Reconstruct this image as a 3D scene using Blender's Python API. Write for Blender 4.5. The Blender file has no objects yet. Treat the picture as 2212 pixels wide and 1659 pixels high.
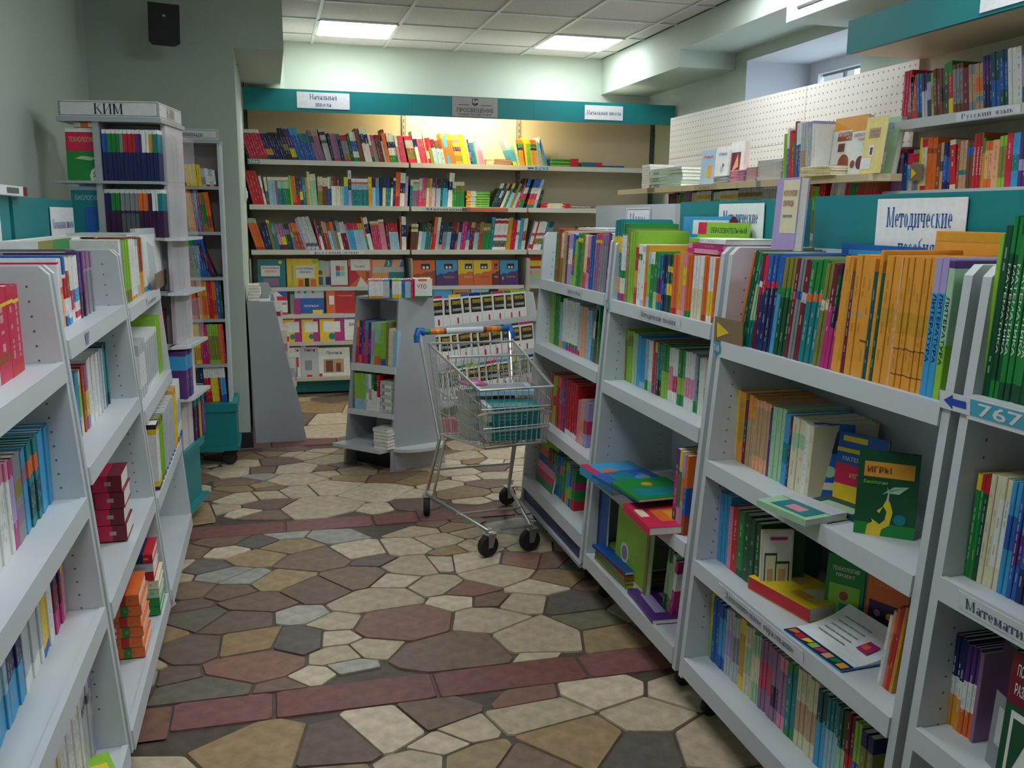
import bpy, math, random
import numpy as np
from mathutils import Matrix, Vector
rnd = random.Random(7)
SC = bpy.context.scene
COL = SC.collection
# ------------------------------------------------------------------ camera, world, lights
f, cx, cy, CH = 1950., 1106., 829.5, 1.48
def _rot():
    y = np.array([(580-cx)/f, -(463-cy)/f, -1.]); y /= np.linalg.norm(y)
    p2 = np.array([(1580-cx)/f, -(472.4-cy)/f, -1.])
    z = np.cross(p2, y); z /= np.linalg.norm(z)
    if z[1] < 0: z = -z
    return np.array([np.cross(y, z), y, z])
RM = _rot(); CP = np.array([0, 0, CH])
cam = bpy.data.cameras.new('camera'); co = bpy.data.objects.new('camera', cam); COL.objects.link(co)
cam.sensor_width = 36; cam.lens = f/2212*36; cam.clip_start = .05
co.matrix_world = Matrix.Translation((0, 0, CH)) @ Matrix([list(r) for r in RM]).to_4x4()
SC.camera = co
SC.view_settings.view_transform = 'Standard'; SC.view_settings.look = 'None'
SC.view_settings.exposure = 0.12; SC.view_settings.gamma = 1; SC.view_settings.use_curve_mapping = False
W = bpy.data.worlds.new('world'); SC.world = W; W.use_nodes = True
W.node_tree.nodes['Background'].inputs[0].default_value = (.80, .93, 1, 1)
W.node_tree.nodes['Background'].inputs[1].default_value = .62
E_PANEL = 19.0
def ray(px, py): return RM @ np.array([(px-cx)/f, -(py-cy)/f, -1.])
def onz(px, py, z): d = ray(px, py); return CP + (z-CH)/d[2]*d
def onx(px, py, X): d = ray(px, py); return CP + X/d[0]*d
def ony(px, py, Y): d = ray(px, py); return CP + Y/d[1]*d
def pix(P): d = RM.T @ (np.array(P, float)-CP); return (cx+f*d[0]/-d[2], cy-f*d[1]/-d[2])
# ------------------------------------------------------------------ colours and materials
HEX = dict(white='EDEFEA', cream='E6DDBB', grey='8E9296', lgrey='C3C8CC', black='1B1C20', navy='1B2760', blue='1F60B4', sky='3CA2D6',
 lblue='A3C8DC', teal='0E8287', dteal='0B5055', green='1C8A3A', dgreen='0D5230', lime='93C93E', olive='8A8638', mint='A9D3AB',
 yellow='F1D02B', gold='D39B28', orange='E8702A', amber='EBA236', rust='A84C24', brown='754530', red='C91C2C', maroon='74152A',
 pink='E78FAA', magenta='BE2A7C', crimson='D62050', rose='CC3F68', mauve='9A7096', lilac='B4A3D6', purple='56307C', plum='3A1642',
 tan='C4A27A', straw='F0DE88', peach='F0B083', shelf='C9CFD2', shelfd='A9AFB3', beige='CDBFA6', kraft='8A7358', dots='60646A')
def srgb(h):
    c = [int(h[i:i+2], 16)/255 for i in (0, 2, 4)]
    return tuple(v/12.92 if v <= .04045 else ((v+.055)/1.055)**2.4 for v in c)+(1,)
PAL = {k: srgb(v) for k, v in HEX.items()}
def rgb(c): return PAL[c] if isinstance(c, str) and c in PAL else (srgb(c) if isinstance(c, str) else c)
MATS = {}
def mat(name, col=None, rough=.5, metal=0, attr=False, noise=0, nscale=8, emit=0, bump=0, alpha=1, spec=.5):
    if name in MATS: return MATS[name]
    m = bpy.data.materials.new(name); m.use_nodes = True; nt = m.node_tree; b = nt.nodes['Principled BSDF']
    b.inputs['Roughness'].default_value = rough; b.inputs['Metallic'].default_value = metal
    b.inputs['Specular IOR Level'].default_value = spec
    src = None
    if attr:
        a = nt.nodes.new('ShaderNodeAttribute'); a.attribute_name = 'Col'; src = a.outputs['Color']
    if noise or bump:
        tc = nt.nodes.new('ShaderNodeTexCoord'); n = nt.nodes.new('ShaderNodeTexNoise'); n.inputs['Scale'].default_value = nscale
        n.inputs['Detail'].default_value = 5; nt.links.new(tc.outputs['Object'], n.inputs['Vector'])
    if noise:
        mx = nt.nodes.new('ShaderNodeMix'); mx.data_type = 'RGBA'; mx.blend_type = 'MULTIPLY'; mx.inputs[0].default_value = 1
        r = nt.nodes.new('ShaderNodeValToRGB'); r.color_ramp.elements[0].position = .3; r.color_ramp.elements[1].position = .7
        r.color_ramp.elements[0].color = (1-noise,)*3+(1,); r.color_ramp.elements[1].color = (1, 1, 1, 1)
        nt.links.new(n.outputs['Fac'], r.inputs[0]); nt.links.new(r.outputs[0], mx.inputs[7])
        if src: nt.links.new(src, mx.inputs[6])
        else: mx.inputs[6].default_value = rgb(col)
        src = mx.outputs[2]
    if src: nt.links.new(src, b.inputs['Base Color'])
    else: b.inputs['Base Color'].default_value = rgb(col)
    if bump:
        bp = nt.nodes.new('ShaderNodeBump'); bp.inputs['Strength'].default_value = bump; bp.inputs['Distance'].default_value = .004
        nt.links.new(n.outputs['Fac'], bp.inputs['Height']); nt.links.new(bp.outputs[0], b.inputs['Normal'])
    if emit:
        b.inputs['Emission Color'].default_value = rgb(col); b.inputs['Emission Strength'].default_value = emit
    if alpha < 1: b.inputs['Alpha'].default_value = alpha
    MATS[name] = m; return m
PRINT = mat('printed_paper', attr=True, rough=.42, noise=.10, nscale=40)
LAM = mat('painted_laminate', attr=True, rough=.42, noise=.06, nscale=3)
PAINT = mat('wall_paint', attr=True, rough=.8, noise=.05, nscale=2, bump=.05)
METAL = mat('chrome_wire', 'CFD2CC', rough=.3, metal=.85)
RUB = mat('dark_rubber', '26272A', rough=.7, noise=.2, nscale=30)
STONE = mat('stone', attr=True, rough=.5, noise=.38, nscale=22, bump=.3)
FILM = mat('clear_plastic', 'DDE6E8', rough=.08, alpha=.12)
# ------------------------------------------------------------------ mesh builder
class MB:
    def __init__(s): s.v = []; s.f = []; s.c = []
    def face(s, pts, c):
        i = len(s.v); s.v += [tuple(p) for p in pts]; s.f.append(tuple(range(i, i+len(pts)))); s.c.append(rgb(c))
    def box(s, a, b, c, M=None, faces=None):
        x0, y0, z0 = a; x1, y1, z1 = b
        P = [(x0,y0,z0),(x1,y0,z0),(x1,y1,z0),(x0,y1,z0),(x0,y0,z1),(x1,y0,z1),(x1,y1,z1),(x0,y1,z1)]
        if M is not None: P = [tuple(M @ Vector(p)) for p in P]
        i = len(s.v); s.v += P
        for k, q in zip('dufbrl', [(0,3,2,1),(4,5,6,7),(0,1,5,4),(2,3,7,6),(1,2,6,5),(3,0,4,7)]):
            if faces and k not in faces: continue
            s.f.append(tuple(i+j for j in q)); s.c.append(rgb(c))
        return s
    def prism(s, pts, n, c):           # polygon (3d pts) extruded along vector n
        n = Vector(n); A = [Vector(p) for p in pts]; B = [p+n for p in A]; k = len(A); i = len(s.v)
        s.v += [tuple(p) for p in A+B]
        s.f += [tuple(i+j for j in range(k))[::-1], tuple(i+k+j for j in range(k))]; s.c += [rgb(c)]*2
        for j in range(k):
            s.f.append((i+j, i+(j+1) % k, i+k+(j+1) % k, i+k+j)); s.c.append(rgb(c))
        return s
    def tube(s, pts, r, c, n=6, cap=True, closed=False):
        pts = [Vector(p) for p in pts]; i0 = len(s.v); m = len(pts)
        for j, p in enumerate(pts):
            a = pts[j-1] if (j or closed) else p; b = pts[(j+1) % m] if (j < m-1 or closed) else p
            d = (b-a).normalized(); u = d.orthogonal().normalized() if j == 0 else (u-d*u.dot(d)).normalized(); w = d.cross(u)
            for k in range(n):
                t = 2*math.pi*k/n; s.v.append(tuple(p+u*r*math.cos(t)+w*r*math.sin(t)))
        for j in range(m if closed else m-1):
            for k in range(n):
                a = i0+j*n+k; b = i0+j*n+(k+1) % n; a2 = i0+((j+1) % m)*n+k; b2 = i0+((j+1) % m)*n+(k+1) % n
                s.f.append((a, b, b2, a2)); s.c.append(rgb(c))
        if cap and not closed:
            s.f.append(tuple(i0+k for k in range(n))[::-1]); s.c.append(rgb(c))
            s.f.append(tuple(i0+(m-1)*n+k for k in range(n))); s.c.append(rgb(c))
        return s
    def lathe(s, prof, c, M=None, n=18):
        i0 = len(s.v); m = len(prof)
        for r, h in prof:
            for k in range(n):
                t = 2*math.pi*k/n; p = Vector((r*math.cos(t), r*math.sin(t), h)); s.v.append(tuple(M @ p if M is not None else p))
        for j in range(m-1):
            for k in range(n):
                s.f.append((i0+j*n+k, i0+j*n+(k+1) % n, i0+(j+1)*n+(k+1) % n, i0+(j+1)*n+k)); s.c.append(rgb(c))
        s.f.append(tuple(i0+k for k in range(n))[::-1]); s.f.append(tuple(i0+(m-1)*n+k for k in range(n))); s.c += [rgb(c)]*2
        return s
    def mesh(s, name, mt):
        me = bpy.data.meshes.new(name); me.from_pydata(s.v, [], s.f)
        a = me.attributes.new('Col', 'FLOAT_COLOR', 'FACE'); a.data.foreach_set('color', [x for c in s.c for x in c])
        me.materials.append(mt); me.update(); return me
    def build(s, name, mt, parent=None, loc=None, smooth=False, **tags):
        me = s.mesh(name, mt)
        if smooth:
            for p in me.polygons: p.use_smooth = len(p.vertices) == 4
        return link(name, me, parent, loc, **tags)
def link(name, data, parent=None, loc=None, **tags):
    o = bpy.data.objects.new(name, data); COL.objects.link(o)
    if parent is not None: o.parent = parent
    if loc is not None:
        if isinstance(loc, Matrix): o.matrix_local = loc
        else: o.location = loc
    for k, v in tags.items(): o[k] = v
    return o
LABELS = {}
def thing(name, label, cat, loc=(0, 0, 0), group=None, rz=0):
    o = link(name, None, None, loc); o.empty_display_size = .05; o.rotation_euler = (0, 0, rz)
    o['label'] = label; o['category'] = cat
    if group: o['group'] = group
    return o
# ------------------------------------------------------------------ lettering: a slab-serif stroke face and the built-in face
TK, TN = .15, .055
def _V(x, y0, y1, fl='tb'):
    q = [[(x-TK/2, y0), (x+TK/2, y0), (x+TK/2, y1), (x-TK/2, y1)]]
    if 'b' in fl: q.append([(x-.13, y0), (x+.13, y0), (x+.13, y0+TN), (x-.13, y0+TN)])
    if 't' in fl: q.append([(x-.13, y1-TN), (x+.13, y1-TN), (x+.13, y1), (x-.13, y1)])
    return q
def _H(x0, x1, y): return [[(x0, y-TN/2), (x1, y-TN/2), (x1, y+TN/2), (x0, y+TN/2)]]
def _D(x0, y0, x1, y1, w): return [[(x0-w/2, y0), (x0+w/2, y0), (x1+w/2, y1), (x1-w/2, y1)]]
def _A(cx_, cy_, rx, ry, a0, a1):
    n = max(4, int(abs(a1-a0)/24)); q = []
    def pt(a, o):
        t = math.radians(a); w = (TN+(TK-TN)*abs(math.cos(t)))*o
        return (cx_+(rx-TK/2+w/2)*math.cos(t), cy_+(ry-TN/2+w/2*.5)*math.sin(t))
    for i in range(n):
        a = a0+(a1-a0)*i/n; b = a0+(a1-a0)*(i+1)/n
        q.append([pt(a, -1), pt(a, 1), pt(b, 1), pt(b, -1)])
    return q
X = .68
GL = {' ': (.35, []), '-': (.3, _H(.05, .25, .34)),
 'е': (.5, _A(.26, .34, .22, .35, 0, 315)+_H(.08, .44, .36)), 'о': (.52, _A(.26, .34, .22, .35, 0, 360)), 'с': (.5, _A(.26, .34, .22, .35, 45, 315)),
 'т': (.54, _H(.02, .52, X-.02)+_V(.27, 0, X, 'b')+_V(.03, .5, X, '')+_V(.51, .5, X, '')),
 'д': (.6, _D(.14, .04, .26, X, .06)+_V(.43, .04, X, '')+_H(.14, .48, X-.02)+_H(.0, .6, .05)+_V(.04, -.14, .05, '')+_V(.56, -.14, .05, '')),
 'и': (.66, _V(.14, 0, X)+_V(.52, 0, X)+_D(.2, .1, .46, .58, .05)), 'й': (.66, _V(.14, 0, X)+_V(.52, 0, X)+_D(.2, .1, .46, .58, .05)+_A(.33, .86, .14, .08, 180, 360)),
 'ч': (.62, _V(.48, 0, X)+_V(.14, .35, X, 't')+_H(.1, .5, .32)), 'к': (.56, _V(.14, 0, X)+_D(.2, .34, .48, X, .05)+_D(.5, 0, .26, .4, .11)),
 'п': (.66, _V(.14, 0, X)+_V(.52, 0, X)+_H(.14, .52, X-.02)), 'н': (.66, _V(.14, 0, X)+_V(.52, 0, X)+_H(.14, .52, .36)),
 'м': (.76, _V(.14, 0, X)+_V(.62, 0, X)+_D(.38, .05, .16, X, .08)+_D(.38, .05, .6, X, .05)),
 'б': (.52, _A(.26, .3, .22, .31, 0, 360)+_D(.1, .3, .14, .84, .1)+_D(.14, .8, .42, 1., .07)), 'а': (.54, _V(.43, 0, .52, 'b')+_A(.28, .5, .2, .19, 0, 160)+_A(.24, .2, .19, .21, 0, 360)),
 'я': (.6, _V(.46, 0, X)+_A(.28, .48, .19, .2, 90, 270)+_H(.26, .46, X-.02)+_H(.26, .46, .3)+_D(.1, 0, .28, .3, .09)),
 'л': (.6, _D(.08, 0, .24, X, .07)+_V(.46, 0, X, 'b')+_H(.2, .5, X-.02)), 'ь': (.54, _V(.14, 0, X)+_A(.28, .2, .19, .2, -90, 90)+_H(.14, .3, .38)+_H(.14, .3, .02)),
 'в': (.54, _V(.14, 0, X)+_A(.27, .5, .16, .18, -90, 90)+_A(.28, .19, .2, .2, -90, 90)+_H(.14, .28, .64)+_H(.14, .28, .35)+_H(.14, .3, .02)),
 'ы': (.8, _V(.14, 0, X)+_A(.28, .2, .19, .2, -90, 90)+_H(.14, .3, .38)+_H(.14, .3, .02)+_V(.66, 0, X)),
 'ш': (.9, _V(.14, 0, X)+_V(.45, 0, X)+_V(.76, 0, X)+_H(.14, .76, .03)), 'з': (.48, _A(.22, .5, .18, .19, -90, 150)+_A(.22, .19, .2, .2, -150, 90)),
 'у': (.56, _D(.27, .02, .1, X, .11)+_D(.14, -.28, .46, X, .05)), 'р': (.56, _V(.14, -.3, X)+_A(.28, .34, .2, .35, -120, 120)),
 'М': (.98, _V(.14, 0, 1)+_V(.82, 0, 1)+_D(.48, .05, .17, 1, .1)+_D(.48, .05, .8, 1, .05)), 'Н': (.86, _V(.14, 0, 1)+_V(.7, 0, 1)+_H(.14, .7, .52)),
 'К': (.8, _V(.14, 0, 1)+_D(.2, .5, .68, 1, .05)+_D(.72, 0, .32, .6, .13)), 'И': (.86, _V(.14, 0, 1)+_V(.7, 0, 1)+_D(.2, .12, .64, .88, .05)),
 'Р': (.7, _V(.14, 0, 1)+_A(.34, .74, .28, .26, -90, 90)+_H(.14, .36, .98)+_H(.14, .36, .5)), 'О': (.84, _A(.42, .5, .36, .51, 0, 360)),
 'Д': (.9, _D(.2, .04, .36, 1, .06)+_V(.66, .04, 1, '')+_H(.3, .72, .98)+_H(.02, .88, .05)+_V(.06, -.14, .05, '')+_V(.84, -.14, .05, '')),
 '1': (.4, _V(.22, 0, 1, 'b')+_D(.08, .76, .2, .96, .07)), '4': (.5, _V(.34, 0, 1, 'b')+_H(.04, .48, .3)+_D(.06, .3, .32, 1, .06))}
def serif(s):
    w = 0; q = []
    for ch in s:
        a, g = GL.get(ch, GL[' ']); q += [[(x+w, y) for x, y in p] for p in g]; w += a+.05
    return w, q
FC = {}
def sans(s):
    if s in FC: return FC[s]
    c = bpy.data.curves.new('t', 'FONT'); c.body = s; c.resolution_u = 2; c.offset = .012; o = bpy.data.objects.new('t', c); COL.objects.link(o)
    me = bpy.data.meshes.new_from_object(o.evaluated_get(bpy.context.evaluated_depsgraph_get()))
    P = [v.co.copy() for v in me.vertices]; q = [[(P[i].x, P[i].y) for i in p.vertices] for p in me.polygons]
    w = max([p.x for p in P]+[.1]); bpy.data.objects.remove(o); bpy.data.curves.remove(c); bpy.data.meshes.remove(me)
    FC[s] = (w, q); return FC[s]
def put_text(mb, s, M, x, y, w, h, c, font='sans', eps=.0008):   # local x right, z up, front towards -y; centre (x,y), box w*h
    tw, q = serif(s) if font == 'serif' else sans(s)
    sx = w/tw; sz = h/(.72 if font == 'sans' else 1.)
    for p in q:
        pts = [M @ Vector((x-w/2+a*sx, -eps, y-h/2+b*sz)) for a, b in p]; mb.face(pts, c)
# ------------------------------------------------------------------ shelf frames
def frame(u, inw): return dict(u=np.array(u, float), n=np.array(inw, float))
FB = frame((1, 0, 0), (0, 1, 0)); FR = frame((0, -1, 0), (1, 0, 0)); FL = frame((0, 1, 0), (-1, 0, 0))
def fyaw(a):
    c, s = math.cos(a), math.sin(a); return frame((c, s, 0), (-s, c, 0))
def line(F, base):    # base: a point of the spine line at shelf height
    return dict(F=F, b=np.array(base, float))
def u_at(Lr, px):     # arc position on the line whose projection has the given column
    P0 = RM.T @ (Lr['b']-CP); D = RM.T @ Lr['F']['u']; k = (px-cx)/f
    return float(-(P0[0]+k*P0[2])/(D[0]+k*D[2]))
def pose(Lr, u, dz=0, dn=0, lean=0, tilt=0, yaw=0):
    F = Lr['F']; p = Lr['b']+F['u']*u+F['n']*dn+np.array([0, 0, dz])
    M = Matrix(((F['u'][0], F['n'][0], 0, p[0]), (F['u'][1], F['n'][1], 0, p[1]), (0, 0, 1, p[2]), (0, 0, 0, 1)))
    return M @ Matrix.Rotation(yaw, 4, 'Z') @ Matrix.Rotation(lean, 4, 'Y') @ Matrix.Rotation(-tilt, 4, 'X')
# ------------------------------------------------------------------ books
MC = {}
def parse(spec):
    a = spec.split(','); base = a[0]; bands = []
    for s in a[1:]:
        r, c = s.split(':'); z0, z1 = r.split('-'); bands.append((float(z0), float(z1), c))
    return base, bands
def book_mesh(spec, t, h, d, txt=None):
    key = (spec, round(t, 3), round(h, 3), round(d, 3), txt)
    if key in MC: return MC[key]
    t, h = max(round(t, 4), .002), round(h, 3); base, bands = parse(spec); mb = MB(); bt = min(.0008, t*.2)
    cuts = sorted({0., 1.} | {b[0] for b in bands} | {b[1] for b in bands})
    for a, b in zip(cuts, cuts[1:]):
        m = (a+b)/2; c = base
        for z0, z1, cc in bands:
            if z0 <= m <= z1: c = cc
        z0, z1 = a*h, b*h; ch = min(.0012, t*.25)
        pr = [(0, ch), (ch, 0), (t-ch, 0), (t, ch)]
        for (xa, ya), (xb, yb) in zip(pr, pr[1:]): mb.face([(xa, ya, z0), (xb, yb, z0), (xb, yb, z1), (xa, ya, z1)], c)
        mb.box((0, ch, z0), (bt, d, z1), c, faces='rlb'+('d' if a == 0 else '')+('u' if b == 1 else ''))
        mb.box((t-bt, ch, z0), (t, d, z1), c, faces='rlb'+('d' if a == 0 else '')+('u' if b == 1 else ''))
    mb.face([(0, ch, h), (ch, 0, h), (t-ch, 0, h), (t, ch, h)][::-1], base)
    tc = 'white' if base in ('navy', 'blue', 'red', 'maroon', 'dgreen', 'green', 'teal', 'dteal', 'black', 'plum', 'purple', 'crimson', 'rust', 'magenta', 'rose') else 'dots'
    if base in ('amber', 'gold', 'peach', 'tan'): tc = 'brown'
    tt = tc; tc = tuple(.62*q+.38*w for q, w in zip(rgb(base), rgb(tc)))
    if txt:
        R = Matrix(((0, 0, -1, t*.5), (0, 1, 0, 0), (1, 0, 0, 0), (0, 0, 0, 1)))
        R = Matrix.Translation((t*.5, 0, h*.5)) @ Matrix.Rotation(math.radians(90), 4, 'Y')
        put_text(mb, txt, R, 0, 0, h*.5, t*.5, txt.isdigit() and 'white' or ('navy' if base in ('sky', 'mint', 'lblue', 'blue') else tt))
    elif t > .0085:
        rr = random.Random(hash_s(spec)+int(h*1000)); z = h*rr.uniform(.1, .25); e = -.0003
        while z < h*.82:
            l = h*rr.uniform(.03, .1)
            if rr.random() < .5: mb.face([(t*.38, e, z), (t*.62, e, z), (t*.62, e, z+l), (t*.38, e, z+l)], tc)
            z += l+h*.025
    pg = MB().box((bt, min(.002, d*.1), .002), (t-bt, d-.003, h-.003), 'F2F0E6')
    MC[key] = (mb.mesh('cover', PRINT), pg.mesh('page_block', PRINT)); return MC[key]
def hash_s(s): return sum(ord(c)*(i+1) for i, c in enumerate(s))
NB = {'paperback': 0, 'workbook': 0}
import re
def wc(l): return len(re.findall(r"[\w'-]+", l))
USED = {}
def uniq(lab):
    USED[lab] = USED.get(lab, 0)+1; return lab
QUEUE = []
def kind_of(t): return 'thick_book' if t >= .0205 else 'textbook' if t >= .0160 else 'paperback' if t >= .0122 else 'workbook'  # all simply books; these kind names follow spine thickness alone
def put_book(M, spec, t, h, d, label, group=None, name=None, txt=None):
    name = name or kind_of(t); p = M.translation; q = pix(p); dist = max(.5, p.y)
    see = -60 < q[0] < 2270 and -300 < q[1] < 1720
    QUEUE.append((name, (t+.006)*h/dist**2 if see else 0, M, spec, t, h, d, label, group, txt))
def flush_books():
    kinds = {}
    for b in QUEUE: kinds.setdefault(b[0], []).append(b)
    for name, L in kinds.items():
        L.sort(key=lambda b: -b[1]); extra = MB(); keep = 298-NB.get(name, 0)
        for i, (_, ar, M, spec, t, h, d, label, group, txt) in enumerate(L):
            cm, pm = book_mesh(spec, t, h, d, txt)
            if i < keep:
                o = link(name, cm, None, M, label=label, category={'dictionary': 'dictionary', 'pocket_guide': 'pocket guide', 'textbook': 'textbook', 'workbook': 'workbook', 'paperback': 'paperback'}.get(name, 'book'))
                if group: o['group'] = group
                link('page_block', pm, o)
            else:
                for me, mult in ((cm, None), (pm, None)):
                    k = len(extra.v); extra.v += [tuple(M @ v.co) for v in me.vertices]; ca = me.attributes['Col'].data
                    for j, p in enumerate(me.polygons): extra.f.append(tuple(k+v for v in p.vertices)); extra.c.append(tuple(ca[j].color))
        if extra.v: extra.build(name+'s', PRINT, None, None, kind='stuff', label='many small and narrow %ss standing far back among the shelf rows' % name.replace('_', ' '), category=name.replace('_', ' ')+'s')
CN = dict(lgrey='pale grey', lblue='pale blue', dteal='dark teal', dgreen='dark green', sky='sky blue', cream='cream')
def words(spec):
    base, bands = parse(spec); cs = [base]; out = CN.get(base, base)
    ex = []
    for a, b, c in bands:
        if c not in cs and len(ex) < 1:
            cs.append(c); ex.append(CN.get(c, c)+(' top' if b > .97 else ' foot' if a < .03 else ' band'))
    return out, ex
def row(Lr, where, px0, runs, h=.24, d=.16, lean=0, hs=1):
    """runs: 'px_end n colours [h=] [l=] [t=text] [g]' ; n=0 leaves a gap"""
    u = u_at(Lr, px0); prev = None; seen = {}
    for r in runs.strip().split('\n'):
        a = r.split(); pe = float(a[0]); n = int(a[1]); u1 = u_at(Lr, pe)
        if n == 0: u = u1; prev = None; continue
        spec = a[2]; hh, ll, tx, dd = h, lean, None, 0
        for o in a[3:]:
            k, v = o.split('=')
            if k == 'h': hh = float(v)*hs
            if k == 'l': ll = float(v)
            if k == 't': tx = v
            if k == 'd': dd = float(v)
        if (u1-u)/n > .036 and 'k=1' not in a: n = int(math.ceil((u1-u)/.023))
        th = math.radians(ll); p = (u1-u)/n; t = p*math.cos(th)*.965
        w, ex = words(spec); noun = kind_of(t).replace('_', ' ')
        base = w+' '+noun+(' with '+ex[0] if ex else '')
        bk = base
        if base in seen:
            base += ' right of '+(prev if prev else 'the gap')+' one' if True else ''
            if base in seen: base = ('tall ' if hh > h+.01 else 'short ' if hh < h-.01 else 'next ')+base
            k = 2
            while base in seen:
                k += 1; base = bk+', '+['', '', '', 'third', 'fourth', 'fifth', 'sixth', 'seventh', 'eighth'][k]+' such from left'
        seen[base] = 1
        lab = base+', '+where; grp = None
        if wc(lab) > 15: lab = base.replace(' textbook with ', ' book, ').replace(' paperback with ', ' book, ').replace(' workbook with ', ' book, ').replace(' thick book with ', ' book, ').replace('right of', 'after').replace(' one', '')+', '+where
        if wc(lab) > 15: lab = lab.replace('back wall ', 'rear ').replace('shelf of', 'shelf').replace('the ', '')
        if n > 1: grp = w+' '+noun+'s run '+('beside '+prev if prev else 'first')+', '+where
        for i in range(n):
            jh = hh*(1+rnd.uniform(-.012, .012)) if n < 3 else hh*(1+(i % 3-1)*.006)
            dn = dd+(i*7 % 3)*.002
            if th >= 0: M = pose(Lr, u+p*(i+1)-(p-t/math.cos(th))*.5, dn=dn, lean=th) @ Matrix.Translation((-t, 0, 0))
            else: M = pose(Lr, u+p*i+(p-t/math.cos(th))*.5, dn=dn, lean=th)
            put_book(M, spec, t, jh, d, lab, grp, txt=tx)
        prev = w; u = u1
def pile(Lr, where, px0, px1, n, t, d, specs, dn=0, dz=0, fore=False, what=None, yaw=0, name=None):
    u0, u1 = u_at(Lr, px0), u_at(Lr, px1); L = abs(u1-u0); sp = specs.split()
    for i in range(n):
        s = sp[i % len(sp)]; j = rnd.uniform(-.006, .006)
        B = pose(Lr, (u0+u1)/2+j, dz=dz+i*t, dn=dn+d/2, yaw=yaw+rnd.uniform(-.03, .03))
        if fore: M = B @ Matrix.Translation((-L/2, d/2, 0)) @ Matrix(((0, 0, 1, 0), (0, -1, 0, 0), (1, 0, 0, 0), (0, 0, 0, 1)))
        else: M = B @ Matrix.Translation((-L/2, -d/2, t*.97)) @ Matrix(((0, 0, 1, 0), (0, 1, 0, 0), (-1, 0, 0, 0), (0, 0, 0, 1)))
        w, ex = words(s)
        pos = 'topmost' if i == n-1 else 'lowest' if i == 0 else ['', 'second', 'third', 'fourth', 'fifth', 'sixth', 'seventh', 'eighth', 'ninth', 'tenth', 'eleventh', 'twelfth', 'thirteenth', 'fourteenth'][i]+' from bottom'
        put_book(M, s, t*.95, L*(1-.01*(i % 2)), d, '%s book %s in %s, %s' % (w, pos, what or 'flat pile', where), None, name)
def cover(Lr, px0, px1, h, design, label, t=.008, tilt=6, dn=0, dz=0, texts=(), yaw=0, name='display_book', cat='book', lean=0, group=None, ends=None):
    """a book shown face-out. design: base colour then (x0,y0,x1,y1,colour) or ('poly',pts,colour)"""
    I = Matrix.Identity(4)
    if ends:      # two foot corners (x, y) on the shelf at the height of Lr
        a, b = Vector(ends[0]), Vector(ends[1]); w = (b-a).length; M = Matrix.Translation((a.x, a.y, Lr['b'][2]+dz)) @ Matrix.Rotation(math.atan2(b.y-a.y, b.x-a.x), 4, 'Z') @ Matrix.Rotation(math.radians(-tilt), 4, 'X')
    else:
        u0, u1 = u_at(Lr, px0), u_at(Lr, px1); w = abs(u1-u0)
        M = pose(Lr, min(u0, u1), dz=dz, dn=dn, tilt=math.radians(tilt), yaw=yaw, lean=math.radians(lean))
    mb = MB(); mb.box((0, 0, 0), (w, t*.12, h), design[0]); mb.box((0, t*.88, 0), (w, t, h), design[0]); mb.box((0, t*.12, 0), (t*.15, t*.88, h), design[0])
    e = .0006
    for k in design[1:]:
        if k[0] == 'poly': mb.face([(x*w, -e, y*h) for x, y in k[1]], k[2])
        elif k[0] == 'disc': mb.face([(k[1]*w+k[3]*w*math.cos(a*math.pi/8), -e, k[2]*h+k[3]*w*math.sin(a*math.pi/8)) for a in range(16)], k[4])
        else: mb.face([(k[0]*w, -e, k[1]*h), (k[2]*w, -e, k[1]*h), (k[2]*w, -e, k[3]*h), (k[0]*w, -e, k[3]*h)], k[4])
        e += .00025
    for (s, x, y, tw, thh, c) in texts: put_text(mb, s, I, x*w, y*h, tw*w, thh*h, c, eps=e+.0003)
    o = mb.build(name, PRINT, None, M, label=label, category=cat)
    if group: o['group'] = group
    MB().box((t*.16, t*.13, .002), (w-.002, t*.87, h-.003), 'F0EEE2').build('page_block', PRINT, o)
    return o
# ================================================================== STRUCTURE
K = 'structure'
def struct(name, mb, mt, **t): return mb.build(name, mt, kind=K, **t)
ZC, YW, XR, XL = 2.88, 8.05, 3.42, -.98
WALLC = 'B4C1B4'
def wbox(name, *boxes):
    mb = MB()
    for a, b in boxes: mb.box(a, b, WALLC)
    return struct(name, mb, PAINT)
wbox('wall_back', ((XL, YW, 0), (XR+.6, YW+.1, ZC+.1)), ((-.165, 7.93, 0), (.165, YW, ZC)))
wbox('wall_left', ((XL-.1, -1.6, 0), (XL, 8.05, ZC+.1)))
wbox('wall_column', ((XL, 5.9, 0), (-.165, YW, ZC)))
wbox('wall_beam', ((-.165, 5.9, 2.455), (.125, 7.93, ZC)))
wbox('wall_right', ((XR, 6.25, 0), (XR+.6, YW, ZC)), ((XR, -1.6, 0), (XR+.6, 4.88, ZC)), ((XR, 4.88, 0), (XR+.6, 6.25, 1.5)), ((XR, 4.88, 2.62), (XR+.6, 6.25, ZC)))
wbox('wall_soffit', ((2.96, 6.41, 2.575), (XR, YW, ZC)), ((2.96, 4.94, 2.695), (XR, 6.41, ZC)), ((2.96, -1.6, 2.6), (XR, 4.94, ZC)))
wbox('wall_front', ((XL, -1.7, 0), (XR+.6, -1.6, ZC+.1)))
struct('baseboard_left', MB().box((-.75, 5.885, 0), (-.15, 5.9, .1), '222629').box((-.165, 5.9, 0), (-.15, 7.5, .1), '222629'), LAM)
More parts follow.
